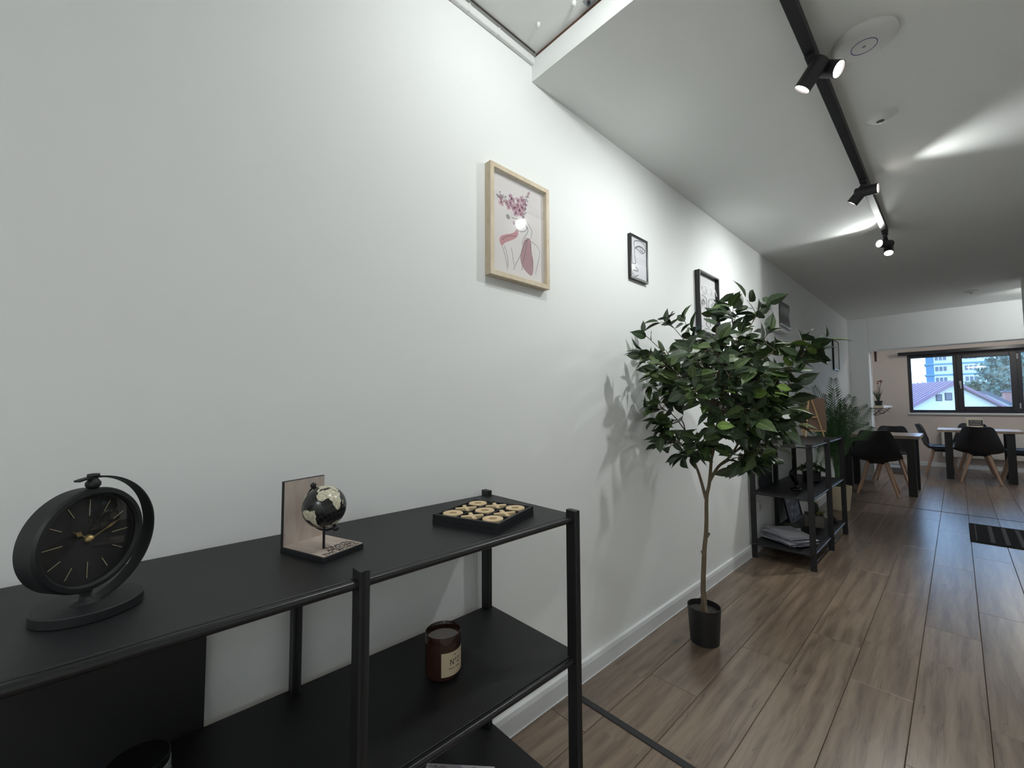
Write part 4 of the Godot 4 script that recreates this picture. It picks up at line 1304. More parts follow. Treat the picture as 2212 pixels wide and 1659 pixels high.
func build_board_game() -> void:
	var o := Vector3(0.2625, SHELF_Y, -0.7055)
	var th := deg_to_rad(109.3)
	var t := thing("game_tray", "square black noughts and crosses tray on the shelving unit", "board game", o, th)
	var m: Material = mats["black_paint"]
	var S := 0.0975
	part(t, "tray_floor", span(Vector3(-S, 0, -S), Vector3(S, 0.012, S)), m)
	for s in [-1.0, 1.0]:
		part(t, "rim", span(Vector3(-S, 0.012, s * S), Vector3(S, 0.0255, s * (S - 0.007)), 0.0008), m)
		part(t, "rim", span(Vector3(s * S, 0.012, -S + 0.007), Vector3(s * (S - 0.007), 0.0255, S - 0.007), 0.0008), m)
		part(t, "divider", span(Vector3(-S + 0.007, 0.012, s * 0.0302 - 0.002), Vector3(S - 0.007, 0.0245, s * 0.0302 + 0.002)), m)
		for k in 3:
			part(t, "divider", span(Vector3(s * 0.0302 - 0.002, 0.012, -S + 0.007 + k * 0.0605), Vector3(s * 0.0302 + 0.002, 0.0245, -S + 0.0628 + k * 0.0605)), m)
	var wood := tex_mat("game_wood", wood_image(700, 64, 64, c8(216, 192, 152), c8(196, 168, 126), c8(228, 208, 172), 0.4), 0.6)
	wood.uv1_triplanar = true
	wood.uv1_scale = Vector3(8, 8, 8)
	var ring := lathe_mesh([Vector2(0.0105, 0.0), Vector2(0.0250, 0.0), Vector2(0.0260, 0.001), Vector2(0.0260, 0.0125), Vector2(0.0250, 0.0135), Vector2(0.0115, 0.0135), Vector2(0.0105, 0.0125), Vector2(0.0105, 0.0)], 36)
	var st := st_new()
	for k in 2:
		bx(st, Vector3(0, 0.00675 + 0.0002 * k, 0), Vector3(0.058, 0.0131 + 0.0004 * k, 0.0105), 0.001, Basis(Vector3.UP, PI / 4 + PI / 2 * k))
	var cross := st.commit()
	for i in 3:
		for j in 3:
			var p := o + Basis(Vector3.UP, th) * Vector3((i - 1) * 0.0602, 0.0122, (j - 1) * 0.0602)
			var side: String = ["the tray corner by the globe bookend", "the tray side by the globe bookend and wall", "the tray corner by the wall", "the tray side by the front rod and bookend", "the centre of the tray", "the tray side by the wall and end post", "the tray corner by the front rod", "the tray side by the front rod and end post", "the tray corner by the end post"][where_in_tray(i, j)]
			if (i + j) % 2 == 0:
				solo("wooden_nought", ring, wood, "pale wooden ring playing piece in " + side, "game piece", p, th + rng.randf(), "wooden rings in the tray")
			else:
				solo("wooden_cross", cross, wood, "pale wooden cross playing piece at " + side, "game piece", p, th + rng.randf_range(-0.06, 0.06), "wooden crosses in the tray")

func bent_text(words: String, size: float, R: float, tf: Transform3D, font := "Droid Sans") -> ArrayMesh:
	# flat lettering wrapped round an upright cylinder of radius R
	var t := text_mesh(words, size, 0.0004, font)
	var arr := t.get_mesh_arrays()
	var v: PackedVector3Array = arr[Mesh.ARRAY_VERTEX]
	var n: PackedVector3Array = arr[Mesh.ARRAY_NORMAL]
	for i in v.size():
		var p := v[i]
		var a := p.x / R
		v[i] = tf * Vector3(sin(a) * (R + p.z), p.y, cos(a) * (R + p.z))
		n[i] = tf.basis * (Basis(Vector3.UP, a) * n[i])
	arr[Mesh.ARRAY_VERTEX] = v
	arr[Mesh.ARRAY_NORMAL] = n
	var me := ArrayMesh.new()
	me.add_surface_from_arrays(Mesh.PRIMITIVE_TRIANGLES, arr)
	return me

func build_candle_and_jar() -> void:
	var c := thing("scented_candle", "amber glass candle with a cream label on the middle shelf", "candle", Vector3(0.218, 0.492, -0.605), deg_to_rad(97.0))
	var amber := mat("amber_glass", Color(0.20, 0.085, 0.035, 0.86), 0.06)
	amber.transparency = BaseMaterial3D.TRANSPARENCY_ALPHA
	part(c, "jar", lathe_mesh([Vector2(0, 0.0), Vector2(0.038, 0.0), Vector2(0.0425, 0.003), Vector2(0.0445, 0.010), Vector2(0.0445, 0.103), Vector2(0.0437, 0.105), Vector2(0.0425, 0.104), Vector2(0.042, 0.086)], 56, true), amber)
	part(c, "wax", lathe_mesh([Vector2(0, 0.004), Vector2(0.0415, 0.004), Vector2(0.0415, 0.0865), Vector2(0.038, 0.0855), Vector2(0, 0.085)], 48), mat("wax", c8(214, 206, 204), 0.55))
	part(c, "wick", rod_mesh(Vector3(0, 0.085, 0), Vector3(0.001, 0.093, 0), 0.0008, 0.0006, 6), mats["paper"])
	var st := st_new()
	var R := 0.0449
	for i in 20:
		var a0 := deg_to_rad(-46.0 + 92.0 * i / 20.0)
		var a1 := deg_to_rad(-46.0 + 92.0 * (i + 1) / 20.0)
		var n0 := Vector3(sin(a0), 0, cos(a0))
		var n1 := Vector3(sin(a1), 0, cos(a1))
		var y0 := Vector3(0, 0.014, 0)
		var y1 := Vector3(0, 0.070, 0)
		tri_n(st, n0 * R + y0, n1 * R + y0, n1 * R + y1, n0, n1, n1)
		tri_n(st, n0 * R + y0, n1 * R + y1, n0 * R + y1, n0, n1, n0)
	var lb := part(c, "label", st.commit(), mat("label_cream", c8(206, 188, 160), 0.8))
	var ink := mat("label_ink", c8(44, 38, 34), 0.8)
	part(lb, "lettering", bent_text("N°2", 0.0185, R + 0.0001, Transform3D(Basis.IDENTITY, Vector3(0, 0.046, 0))), ink)
	var fine := st_new()
	for q in [[0.0615, -4.0, 5.0], [0.0315, -22.0, -3.0], [0.0315, 2.0, 20.0]]:
		var a := deg_to_rad(q[1])
		while a < deg_to_rad(q[2]):
			var nn := Vector3(sin(a), 0, cos(a))
			bx(fine, nn * (R + 0.0002) + Vector3(0, q[0], 0), Vector3(0.0012, 0.0017, 0.0004), 0.0, Basis(Vector3.UP, a))
			a += deg_to_rad(2.4)
	part(lb, "fine_print", fine.commit(), ink)
	var j := thing("glass_jar", "clear glass jar with a black lid and ribbed neck on the shelf", "jar", Vector3(0.186, 0.4922, -0.030))
	part(j, "body", lathe_mesh([Vector2(0, 0.002), Vector2(0.040, 0.002), Vector2(0.046, 0.008), Vector2(0.046, 0.054), Vector2(0.043, 0.060), Vector2(0.0415, 0.061)], 48, true), glass("jar_glass", 0.22, Color(0.75, 0.8, 0.82)))
	var rib := st_new()
	for k in 3:
		lathe(rib, [Vector2(0.0405, 0.061 + k * 0.006), Vector2(0.0435, 0.063 + k * 0.006), Vector2(0.0435, 0.065 + k * 0.006), Vector2(0.0405, 0.067 + k * 0.006)], 48, Transform3D.IDENTITY, true)
	part(j, "neck_rib", rib.commit(), mats["steel"])
	part(j, "lid", lathe_mesh([Vector2(0.0415, 0.078), Vector2(0.0425, 0.079), Vector2(0.0425, 0.090), Vector2(0.041, 0.092), Vector2(0, 0.092)], 48), mats["black_satin"])
	# leaflet on the bottom board
	var im := Image.create(200, 280, false, Image.FORMAT_RGB8)
	im.fill(c8(206, 202, 208))
	var r := RandomNumberGenerator.new()
	r.seed = 5
	for i in 60:
		var p := Vector2(r.randf_range(50, 150), r.randf_range(10, 150))
		blot(im, p, r.randf_range(4, 16), r.randf_range(4, 12), Color([c8(170, 120, 170), c8(190, 146, 186), c8(110, 60, 110), c8(214, 190, 214)][r.randi_range(0, 3)], 0.7), r.randf() * TAU)
	for i in 30:
		blot(im, Vector2(r.randf_range(8, 60), r.randf_range(4, 60)), r.randf_range(2, 6), r.randf_range(2, 8), Color(c8(130, 120, 134), 0.5), r.randf() * TAU)
	im.fill_rect(Rect2i(160, 12, 34, 5), c8(70, 66, 72))
	im.fill_rect(Rect2i(160, 24, 34, 60), c8(176, 170, 178))
	var st3 := st_new()
	quad_uv(st3, Vector3(-0.1, 0.0032, -0.14), Vector3(0.1, 0.0032, -0.14), Vector3(0.1, 0.0032, 0.14), Vector3(-0.1, 0.0032, 0.14), Vector3.UP, Vector2(0, 0), Vector2(1, 0), Vector2(1, 1), Vector2(0, 1))
	bx(st3, Vector3(0, 0.0015, 0), Vector3(0.2, 0.003, 0.28))
	solo("leaflet", st3.commit(), tex_mat("leaflet_print", im, 0.6), "pale leaflet with purple flowers on the bottom shelf", "leaflet", Vector3(0.195, 0.112, -0.645), atan2(0.687, 0.727))

# ------------------------------------------------------------------ things on the far shelving unit

func build_far_shelf_things() -> void:
	# black hand sculpture: forearm stump with fingers closing upward
	var hs := thing("hand_sculpture", "glossy black hand sculpture standing on the middle shelf", "sculpture", Vector3(0.24, 0.4925, -3.876), deg_to_rad(60.0))
	var gl: Material = mats["black_gloss"]
	part(hs, "plinth", lathe_mesh([Vector2(0, 0), Vector2(0.036, 0), Vector2(0.038, 0.004), Vector2(0.034, 0.012), Vector2(0.024, 0.020), Vector2(0, 0.022)], 28, true), gl)
	var st := st_new()
	tube(st, curve([Vector3(0.012, 0.012, 0), Vector3(0.014, 0.04, 0), Vector3(0.004, 0.064, 0.002), Vector3(-0.016, 0.088, 0.004)], 5), trunk_radii(16, 0.019, 0.022), 14, 0.8)
	for k in 4:
		var z := -0.016 + 0.0105 * k
		var up: float = [0.150, 0.164, 0.158, 0.142][k]
		tube(st, curve([Vector3(-0.014, 0.084, z * 0.9), Vector3(-0.032, 0.108, z), Vector3(-0.034, (0.108 + up) * 0.5, z * 1.05), Vector3(-0.020 + 0.003 * k, up, z)], 5), trunk_radii(16, 0.0085, 0.0058), 10)
	tube(st, curve([Vector3(-0.004, 0.074, -0.015), Vector3(0.016, 0.098, -0.020), Vector3(0.016, 0.120, -0.012), Vector3(0.004, 0.134, -0.006)], 5), trunk_radii(16, 0.0095, 0.006), 10)
	part(hs, "hand", st.commit(), gl)
	# bushy plant
	var bp := thing("bushy_plant", "small bushy green plant in a black pot on the middle shelf", "plant", Vector3(0.235, 0.4925, -4.425), deg_to_rad(20.0))
	part(bp, "pot", lathe_mesh([Vector2(0, 0), Vector2(0.060, 0), Vector2(0.064, 0.004), Vector2(0.068, 0.078), Vector2(0.064, 0.080), Vector2(0.062, 0.066), Vector2(0, 0.066)], 36), mats["black_paint"])
	part(bp, "soil", lathe_mesh([Vector2(0.062, 0.067), Vector2(0, 0.070)], 24), mats["soil"])
	var r := RandomNumberGenerator.new()
	r.seed = 12
	st = st_new()
	for i in 520:
		var a := r.randf() * TAU
		var q := sqrt(r.randf())
		var p := Vector3(cos(a) * q * 0.098, 0.072 + 0.078 * (1.0 - q * q * 0.8) * r.randf_range(0.55, 1.0), sin(a) * q * 0.098)
		var go := Vector3(cos(a) * q, r.randf_range(0.1, 0.9), sin(a) * q).normalized() * r.randf_range(0.018, 0.030)
		var side := go.cross(Vector3(r.randfn(), r.randfn(), r.randfn())).normalized() * 0.0045
		var nn := side.cross(go).normalized()
		if nn.y < 0.0:
			nn = -nn
		tri_n(st, p, p + go * 0.5 + side, p + go, nn, nn, nn)
		tri_n(st, p, p + go * 0.5 - side, p + go, nn, nn, nn)
	var fo := part(bp, "foliage", st.commit(), mat("bush_green", c8(62, 92, 54), 0.6))
	fo.set_meta("kind", "stuff")
	st = st_new()
	for i in 9:
		var a2 := TAU * i / 9.0
		tube(st, [Vector3(0.01 * cos(a2), 0.066, 0.01 * sin(a2)), Vector3(0.05 * cos(a2), 0.11, 0.05 * sin(a2))], [0.002, 0.001], 5)
	part(bp, "stem", st.commit(), mat("stem_green", c8(70, 84, 54), 0.7))
	# brochures fanned in a heap
	var pm := [mat("brochure_white", c8(208, 208, 216), 0.55), mat("brochure_gap_shade", c8(122, 122, 134), 0.55), mat("brochure_silver", c8(184, 186, 198), 0.4)]  # every third sheet is darkened to paint the shaded gaps between sheets
	for i in 13:
		var y := 0.1140 + 0.0052 * i
		var g := []
		var L := r.randf_range(0.26, 0.31)
		var bow := r.randf_range(0.0005, 0.0018)
		for u in 9:
			var row := []
			var tu := float(u) / 8.0 - 0.5
			for v in 3:
				var tv := float(v) / 2.0 - 0.5
				row.append(Vector3(tv * 0.205, bow * (1.0 - 4.0 * tu * tu), -tu * L))
			g.append(row)
		st = st_new()
		sheet(st, g, 0.0024)
		solo("brochure", st.commit(), pm[i % 3], ["white brochure among the fanned heap on the bottom shelf", "brochure darkened as a shaded gap in the fanned heap on the bottom shelf", "silvery brochure among the fanned heap on the bottom shelf"][i % 3] if i > 0 and i < 12 else ("lowest white brochure of the fanned heap on the bottom shelf" if i == 0 else "topmost white brochure of the fanned heap on the bottom shelf"), "brochure", Vector3(0.205 + r.randf_range(-0.016, 0.012), y, -3.765 + r.randf_range(-0.035, 0.03)), deg_to_rad(56.0 + r.randf_range(-13, 13)), "brochures in the heap")
	# stone planter
	var pl := thing("stone_planter", "square grey stone planter with a dark round cactus on the bottom shelf", "plant", Vector3(0.245, 0.1125, -4.40), deg_to_rad(12.0))
	st = st_new()
	var t0 := 0.068
	prism(st, PackedVector2Array([Vector2(-t0, -t0), Vector2(t0, -t0), Vector2(t0, t0), Vector2(-t0, t0)]), 0.0, 0.085, Transform3D(Basis(Vector3(1, 0, 0), Vector3(0, 0, -1), Vector3(0, 1, 0)), Vector3.ZERO))
	for s in [-1.0, 1.0]:
		bx(st, Vector3(s * 0.064, 0.092, 0), Vector3(0.012, 0.014, 0.14), 0.002)
		bx(st, Vector3(0, 0.092, s * 0.064), Vector3(0.116, 0.014, 0.012), 0.002)
	var stone := mat("planter_stone", c8(126, 122, 114), 0.95)
	relief(stone, 55, 0.08, 0.12, 3.0)
	part(pl, "box", st.commit(), stone)
	st = st_new()
	var cp := []
	for i in 13:
		var q := -PI / 2 + PI * i / 12.0
		cp.append(Vector2(cos(q) * 0.036, 0.155 + sin(q) * 0.05))
	lathe(st, cp, 18, Transform3D.IDENTITY, true)
	part(pl, "cactus", st.commit(), mat("cactus_dark", c8(50, 58, 46), 0.7))
	for i in 3:
		var lo := part(pl, "leaf", leaf_mesh(0.085, 0.034, 0.3, 0.5), mat("succulent_yellow", c8(132, 132, 74), 0.6), Vector3(0.03, 0.09, 0.01))
		lo.rotation = Vector3(-0.9, 0.9 + i * 1.1, 0)
	# picture leaning on the wall, book, ornament
	var lp := thing("leaning_picture", "black framed dark picture leaning on the wall on the bottom shelf", "picture", Vector3(0.098, 0.1125, -4.45), 0.0)
	lp.basis = Basis(Vector3(0, 0, -1), Vector3(-0.20, 0.98, 0), Vector3(0.98, 0.20, 0))
	for s in [-1.0, 1.0]:
		part(lp, "frame_stile", span(Vector3(s * 0.21, 0, 0), Vector3(s * 0.195, 0.30, 0.014), 0.001), mats["black_satin"])
	for y in [0.0, 0.285]:
		part(lp, "frame_rail", span(Vector3(-0.195, y, 0), Vector3(0.195, y + 0.015, 0.014), 0.001), mats["black_satin"])
	var im := Image.create(96, 72, false, Image.FORMAT_RGB8)
	var nz := noise(9, 0.06, 3)
	for y in 72:
		for x in 96:
			im.set_pixel(x, y, c8(150, 156, 172).lerp(c8(48, 56, 74), clampf(0.45 + nz.get_noise_2d(x, y) * 1.2, 0, 1)))
	st = st_new()
	quad_uv(st, Vector3(-0.195, 0.285, 0.006), Vector3(0.195, 0.285, 0.006), Vector3(0.195, 0.015, 0.006), Vector3(-0.195, 0.015, 0.006), Vector3(0, 0, 1), Vector2(0, 0), Vector2(1, 0), Vector2(1, 1), Vector2(0, 1))
	part(lp, "print", st.commit(), tex_mat("dark_print", im, 0.4))
	part(lp, "backing", span(Vector3(-0.195, 0.015, 0.001), Vector3(0.195, 0.285, 0.005)), mats["black_plastic"])
	var im2 := Image.create(64, 64, false, Image.FORMAT_RGB8)
	for y in 64:
		for x in 64:
			im2.set_pixel(x, y, c8(112, 122, 104) if nz.get_noise_2d(x * 2.5, y * 2.5) > 0.0 else c8(40, 48, 46))
	var bk := thing("patterned_book", "green patterned book lying beside the stone planter", "book", Vector3(0.135, 0.1125, -4.14), deg_to_rad(28.0))
	part(bk, "pages", span(Vector3(-0.048, 0.003, -0.068), Vector3(0.050, 0.028, 0.068)), mats["paper"])
	st = st_new()
	quad_uv(st, Vector3(-0.055, 0.0325, -0.072), Vector3(0.055, 0.0325, -0.072), Vector3(0.055, 0.0325, 0.072), Vector3(-0.055, 0.0325, 0.072), Vector3.UP, Vector2(0, 0), Vector2(1, 0), Vector2(1, 1), Vector2(0, 1))
	bx(st, Vector3(0, 0.030, 0), Vector3(0.11, 0.0045, 0.144))
	bx(st, Vector3(0, 0.0015, 0), Vector3(0.11, 0.003, 0.144))
	bx(st, Vector3(-0.0525, 0.0155, 0), Vector3(0.005, 0.026, 0.144))
	part(bk, "cover", st.commit(), tex_mat("book_print", im2, 0.6))
	var dp := thing("purple_rosette", "small dark purple rosette plant at the bottom shelf edge", "plant", Vector3(0.345, 0.1125, -4.63))
	part(dp, "dish", lathe_mesh([Vector2(0, 0), Vector2(0.022, 0), Vector2(0.030, 0.014), Vector2(0.028, 0.015), Vector2(0, 0.012)], 24), mats["black_paint"])
	for i in 14:
		var lf := part(dp, "leaf", leaf_mesh(0.038, 0.016, 0.3, -0.6), mat("rosette_purple", c8(82, 66, 84), 0.6), Vector3(0, 0.012, 0))
		lf.rotation = Vector3(-0.25 - 0.5 * float(i % 3), i * 2.4, 0)
	var on := thing("desk_ornament", "small marble stand with black ball feet and bent rod on the top shelf", "ornament", Vector3(0.112, SHELF_Y, -3.772), deg_to_rad(138.0))
	part(on, "slab", span(Vector3(-0.055, 0.010, -0.026), Vector3(0.055, 0.018, 0.026), 0.002), mat("marble", c8(196, 194, 190), 0.3))
	for x in [-0.044, -0.016, 0.016, 0.044]:
		for z in [-0.018, 0.018]:
			part(on, "ball_foot", lathe_mesh([Vector2(0, 0), Vector2(0.005, 0.0015), Vector2(0.007, 0.006), Vector2(0.005, 0.0105), Vector2(0, 0.012)], 12, true), mats["black_gloss"], Vector3(x, 0, z))
	part(on, "bent_rod", tube_mesh(curve([Vector3(0.0, 0.016, 0), Vector3(-0.003, 0.06, 0), Vector3(-0.010, 0.10, 0), Vector3(-0.002, 0.13, 0)], 6), 0.0035, 8), mats["black_gloss"])
	# table easel with a brown board, seen from behind
	var ez := thing("table_easel", "small pale wooden table easel on the top shelf", "easel", Vector3(0.215, SHELF_Y, -4.64))
	var pine := mat("pine", c8(206, 172, 126), 0.6)
	var apex := Vector3(-0.012, 0.405, 0.012)
	for p in [Vector3(0.072, 0.0, -0.068), Vector3(-0.095, 0.0, -0.078), Vector3(-0.035, 0.0, 0.098)]:
		st = st_new()
		var d: Vector3 = (apex - p)
		bx(st, p + d * 0.5 + Vector3(0, 0.004, 0), Vector3(0.011, d.length() + 0.002, 0.011), 0.002, along(d))
		part(ez, "leg", st.commit(), pine)
	part(ez, "ledge", span(Vector3(-0.105, 0.048, -0.088), Vector3(0.085, 0.060, -0.062), 0.002), pine)
	part(ez, "cross_bar", span(Vector3(-0.060, 0.175, -0.040), Vector3(0.040, 0.186, -0.030), 0.002), pine)
	var bo := solo("kraft_board", box_mesh(Vector3(0.21, 0.30, 0.006), 0.001), mat("kraft_brown", c8(134, 112, 96), 0.85), "brown kraft board resting on the small wooden easel", "board")
	bo.transform = Transform3D(Basis(Vector3(1, 0, 0), 0.21), Vector3(0.205, 1.073, -4.685))

# ------------------------------------------------------------------ palm and dining corner

func build_palm() -> void:
	var base := Vector3(0.20, 0.0, -5.80)
	var p := thing("potted_palm", "green feathery palm in a cream pot beside the shelving unit", "plant", base)
	part(p, "pot", lathe_mesh([Vector2(0, 0), Vector2(0.085, 0), Vector2(0.090, 0.006), Vector2(0.118, 0.25), Vector2(0.118, 0.265), Vector2(0.108, 0.265), Vector2(0.104, 0.235), Vector2(0, 0.235)], 40), mat("cream_pot", c8(214, 200, 170), 0.6))
	part(p, "soil", lathe_mesh([Vector2(0.104, 0.236), Vector2(0, 0.242)], 28), mats["soil"])
	var tips := [Vector3(-0.17, 1.36, 0.12), Vector3(-0.01, 1.45, -0.05), Vector3(0.27, 1.13, -0.15), Vector3(0.28, 0.93, -0.05), Vector3(-0.17, 0.66, 0.12), Vector3(-0.14, 0.52, 0.18), Vector3(0.1, 1.21, 0.22), Vector3(-0.12, 1.11, -0.22), Vector3(0.12, 1.25, -0.22), Vector3(0.14, 0.86, 0.22), Vector3(-0.16, 0.94, 0.2), Vector3(0.04, 0.9, 0.3), Vector3(0.14, 1.07, -0.24), Vector3(-0.12, 0.8, 0.02), Vector3(0.06, 0.72, 0.16), Vector3(0.02, 1.33, 0.1), Vector3(-0.08, 1.27, -0.1), Vector3(0.08, 1.15, 0.06), Vector3(0.16, 1.13, 0.04), Vector3(-0.1, 0.9, 0.12)]
	var gm := mat("palm_green", c8(74, 108, 70), 0.5)
	gm.backlight_enabled = true
	gm.backlight = Color(0.08, 0.12, 0.05)
	var r := RandomNumberGenerator.new()
	r.seed = 8
	for t in tips:
		var from := Vector3(r.randf_range(-0.02, 0.02), 0.235, r.randf_range(-0.02, 0.02))
		var reach: Vector3 = Vector3(t.x, 0, t.z)
		var mid: Vector3 = from.lerp(t, 0.55) + Vector3(-reach.x * 0.28, 0.12 + 0.10 * reach.length(), -reach.z * 0.28)
		if t.y < 0.7:
			mid = Vector3(t.x * 0.55, t.y + 0.24, t.z * 0.55)
		var rib := curve([from, from.lerp(mid, 0.55) + Vector3(0, 0.03, 0), mid, t], 8)
		var st := st_new()
		tube(st, rib, trunk_radii(rib.size(), 0.0045, 0.0012), 6)
		var n := rib.size()
		var lim := int(n * 0.36)
		for i in range(lim, n - 1):
			for h in 2:
				var q: Vector3 = rib[i].lerp(rib[i + 1], h * 0.5)
				var d: Vector3 = (rib[i + 1] - rib[i]).normalized()
				var s := (float(i) + h * 0.5 - lim) / (n - lim)
				var L := 0.155 * sin(PI * clampf(0.18 + s * 0.80, 0.0, 1.0)) + 0.025
				var side := d.cross(Vector3(0.62 + 0.3 * t.z, 0.35, 0.68 - 0.3 * t.x)).normalized()
				for sg in [-1.0, 1.0]:
					var go: Vector3 = (side * sg * 0.75 + d * 0.75 + Vector3(0, 0.10, 0)).normalized()
					var e: Vector3 = q + go * L + Vector3(0, -0.22 * L, 0)
					if base.x + e.x < 0.02:
						e.x = 0.02 - base.x
					var wv: Vector3 = d * 0.0068
					var md: Vector3 = q.lerp(e, 0.4) + Vector3(0, 0.03 * L, 0)
					var nn := wv.cross(go).normalized()
					if nn.y < 0.0:
						nn = -nn
					tri_n(st, q, md + wv, e, nn, nn, nn)
					tri_n(st, q, md - wv, e, nn, nn, nn)
		part(p, "frond", st.commit(), gm)

var chair_parts := {}

func chair_meshes() -> void:
	var prof := [[0.205, 0.446, 0.205], [0.175, 0.448, 0.220], [0.10, 0.436, 0.232], [0.0, 0.424, 0.238], [-0.08, 0.424, 0.250], [-0.145, 0.444, 0.254], [-0.19, 0.495, 0.246], [-0.215, 0.565, 0.226], [-0.236, 0.645, 0.203], [-0.258, 0.725, 0.179], [-0.278, 0.785, 0.162], [-0.292, 0.822, 0.150]]
	var g := []
	for i in prof.size():
		var row := []
		var back := clampf((float(i) - 4.0) / 3.0, 0.0, 1.0)
		for j in 15:
			var u := float(j) / 7.0 - 1.0
			var up := 0.055 * pow(absf(u), 3.0) * (1.0 - back) * clampf(float(i) / 3.0, 0.15, 1.0)
			var fwd := 0.075 * u * u * back
			var top := 0.0
			if i >= 10:
				top = (0.022 * u * u - 0.040 * pow(absf(u), 7.0)) * (1.0 if i == 11 else 0.4)
			row.append(Vector3(u * prof[i][2], prof[i][1] + up + top, prof[i][0] + fwd))
		g.append(row)
	var st := st_new()
	sheet(st, g, 0.010)
	chair_parts["shell"] = st.commit()
	st = st_new()
	var pad := []
	for i in 8:
		var row := []
		for j in 9:
			var u := float(j) / 4.0 - 1.0
			var z := 0.185 - 0.30 * float(i) / 7.0
			var e: float = pow(absf(u), 3.0)
			row.append(Vector3(u * 0.185, 0.452 + 0.020 * (1.0 - e) * (1.0 - pow(absf(float(i) / 3.5 - 1.0), 3.0)), z))
		pad.append(row)
	sheet(st, pad, 0.012)
	chair_parts["cushion"] = st.commit()
	for k in 4:
		var sx := 1.0 if k & 1 else -1.0
		var sz := 1.0 if k & 2 else -1.0
		chair_parts["leg%d" % k] = rod_mesh(Vector3(sx * 0.196, 0.0, sz * 0.186), Vector3(sx * 0.088, 0.405, sz * 0.085), 0.013, 0.021, 14)
	st = st_new()
	bx(st, Vector3(0, 0.400, 0), Vector3(0.27, 0.026, 0.03), 0.003, Basis(Vector3.UP, PI / 4))
	bx(st, Vector3(0, 0.401, 0), Vector3(0.27, 0.025, 0.03), 0.003, Basis(Vector3.UP, -PI / 4))
	bx(st, Vector3(0, 0.414, 0), Vector3(0.15, 0.012, 0.15), 0.003)
	chair_parts["seat_frame"] = st.commit()

func chair(label: String, at: Vector3, turn: float) -> void:
	var c := thing("shell_chair", label, "chair", at, turn, "black shell chairs at the dining tables")
	var shell := mat("shell_black", c8(28, 28, 32), 0.42)
	var beech := mat("beech", c8(192, 158, 134), 0.55)
	part(c, "shell", chair_parts["shell"], shell)
	part(c, "cushion", chair_parts["cushion"], mat("cushion_black", c8(34, 34, 38), 0.38))
	part(c, "seat_frame", chair_parts["seat_frame"], mats["black_satin"])
	for k in 4:
		part(c, "leg", chair_parts["leg%d" % k], beech)

func dining_table(label: String, at: Vector3, wd: float, dp: float, lx: float, lz: float) -> void:
	var t := thing("dining_table", label, "table", at, 0.0, "square dining tables")
	var top: StandardMaterial3D = tex_mat("table_oak", wood_image(830, 128, 256, c8(176, 156, 138), c8(146, 126, 110), c8(196, 178, 160), 0.6), 0.3) if not mats.has("table_oak") else mats["table_oak"]
	var st := st_new()
	bx(st, Vector3(0, 0.741, 0), Vector3(wd, 0.038, dp), 0.002)
	part(t, "table_top", st.commit(), top)
	top.uv1_triplanar = true
	top.uv1_scale = Vector3(2.5, 2.5, 1.3)
	for sx in [-1.0, 1.0]:
		for sz in [-1.0, 1.0]:
			part(t, "leg", span(Vector3(sx * lx - 0.04, 0, sz * lz - 0.04), Vector3(sx * lx + 0.04, 0.70, sz * lz + 0.04), 0.002), mats["black_satin"])
		part(t, "rail", span(Vector3(sx * lx - 0.04, 0.70, -lz - 0.04), Vector3(sx * lx + 0.04, 0.722, lz + 0.04), 0.002), mats["black_satin"])

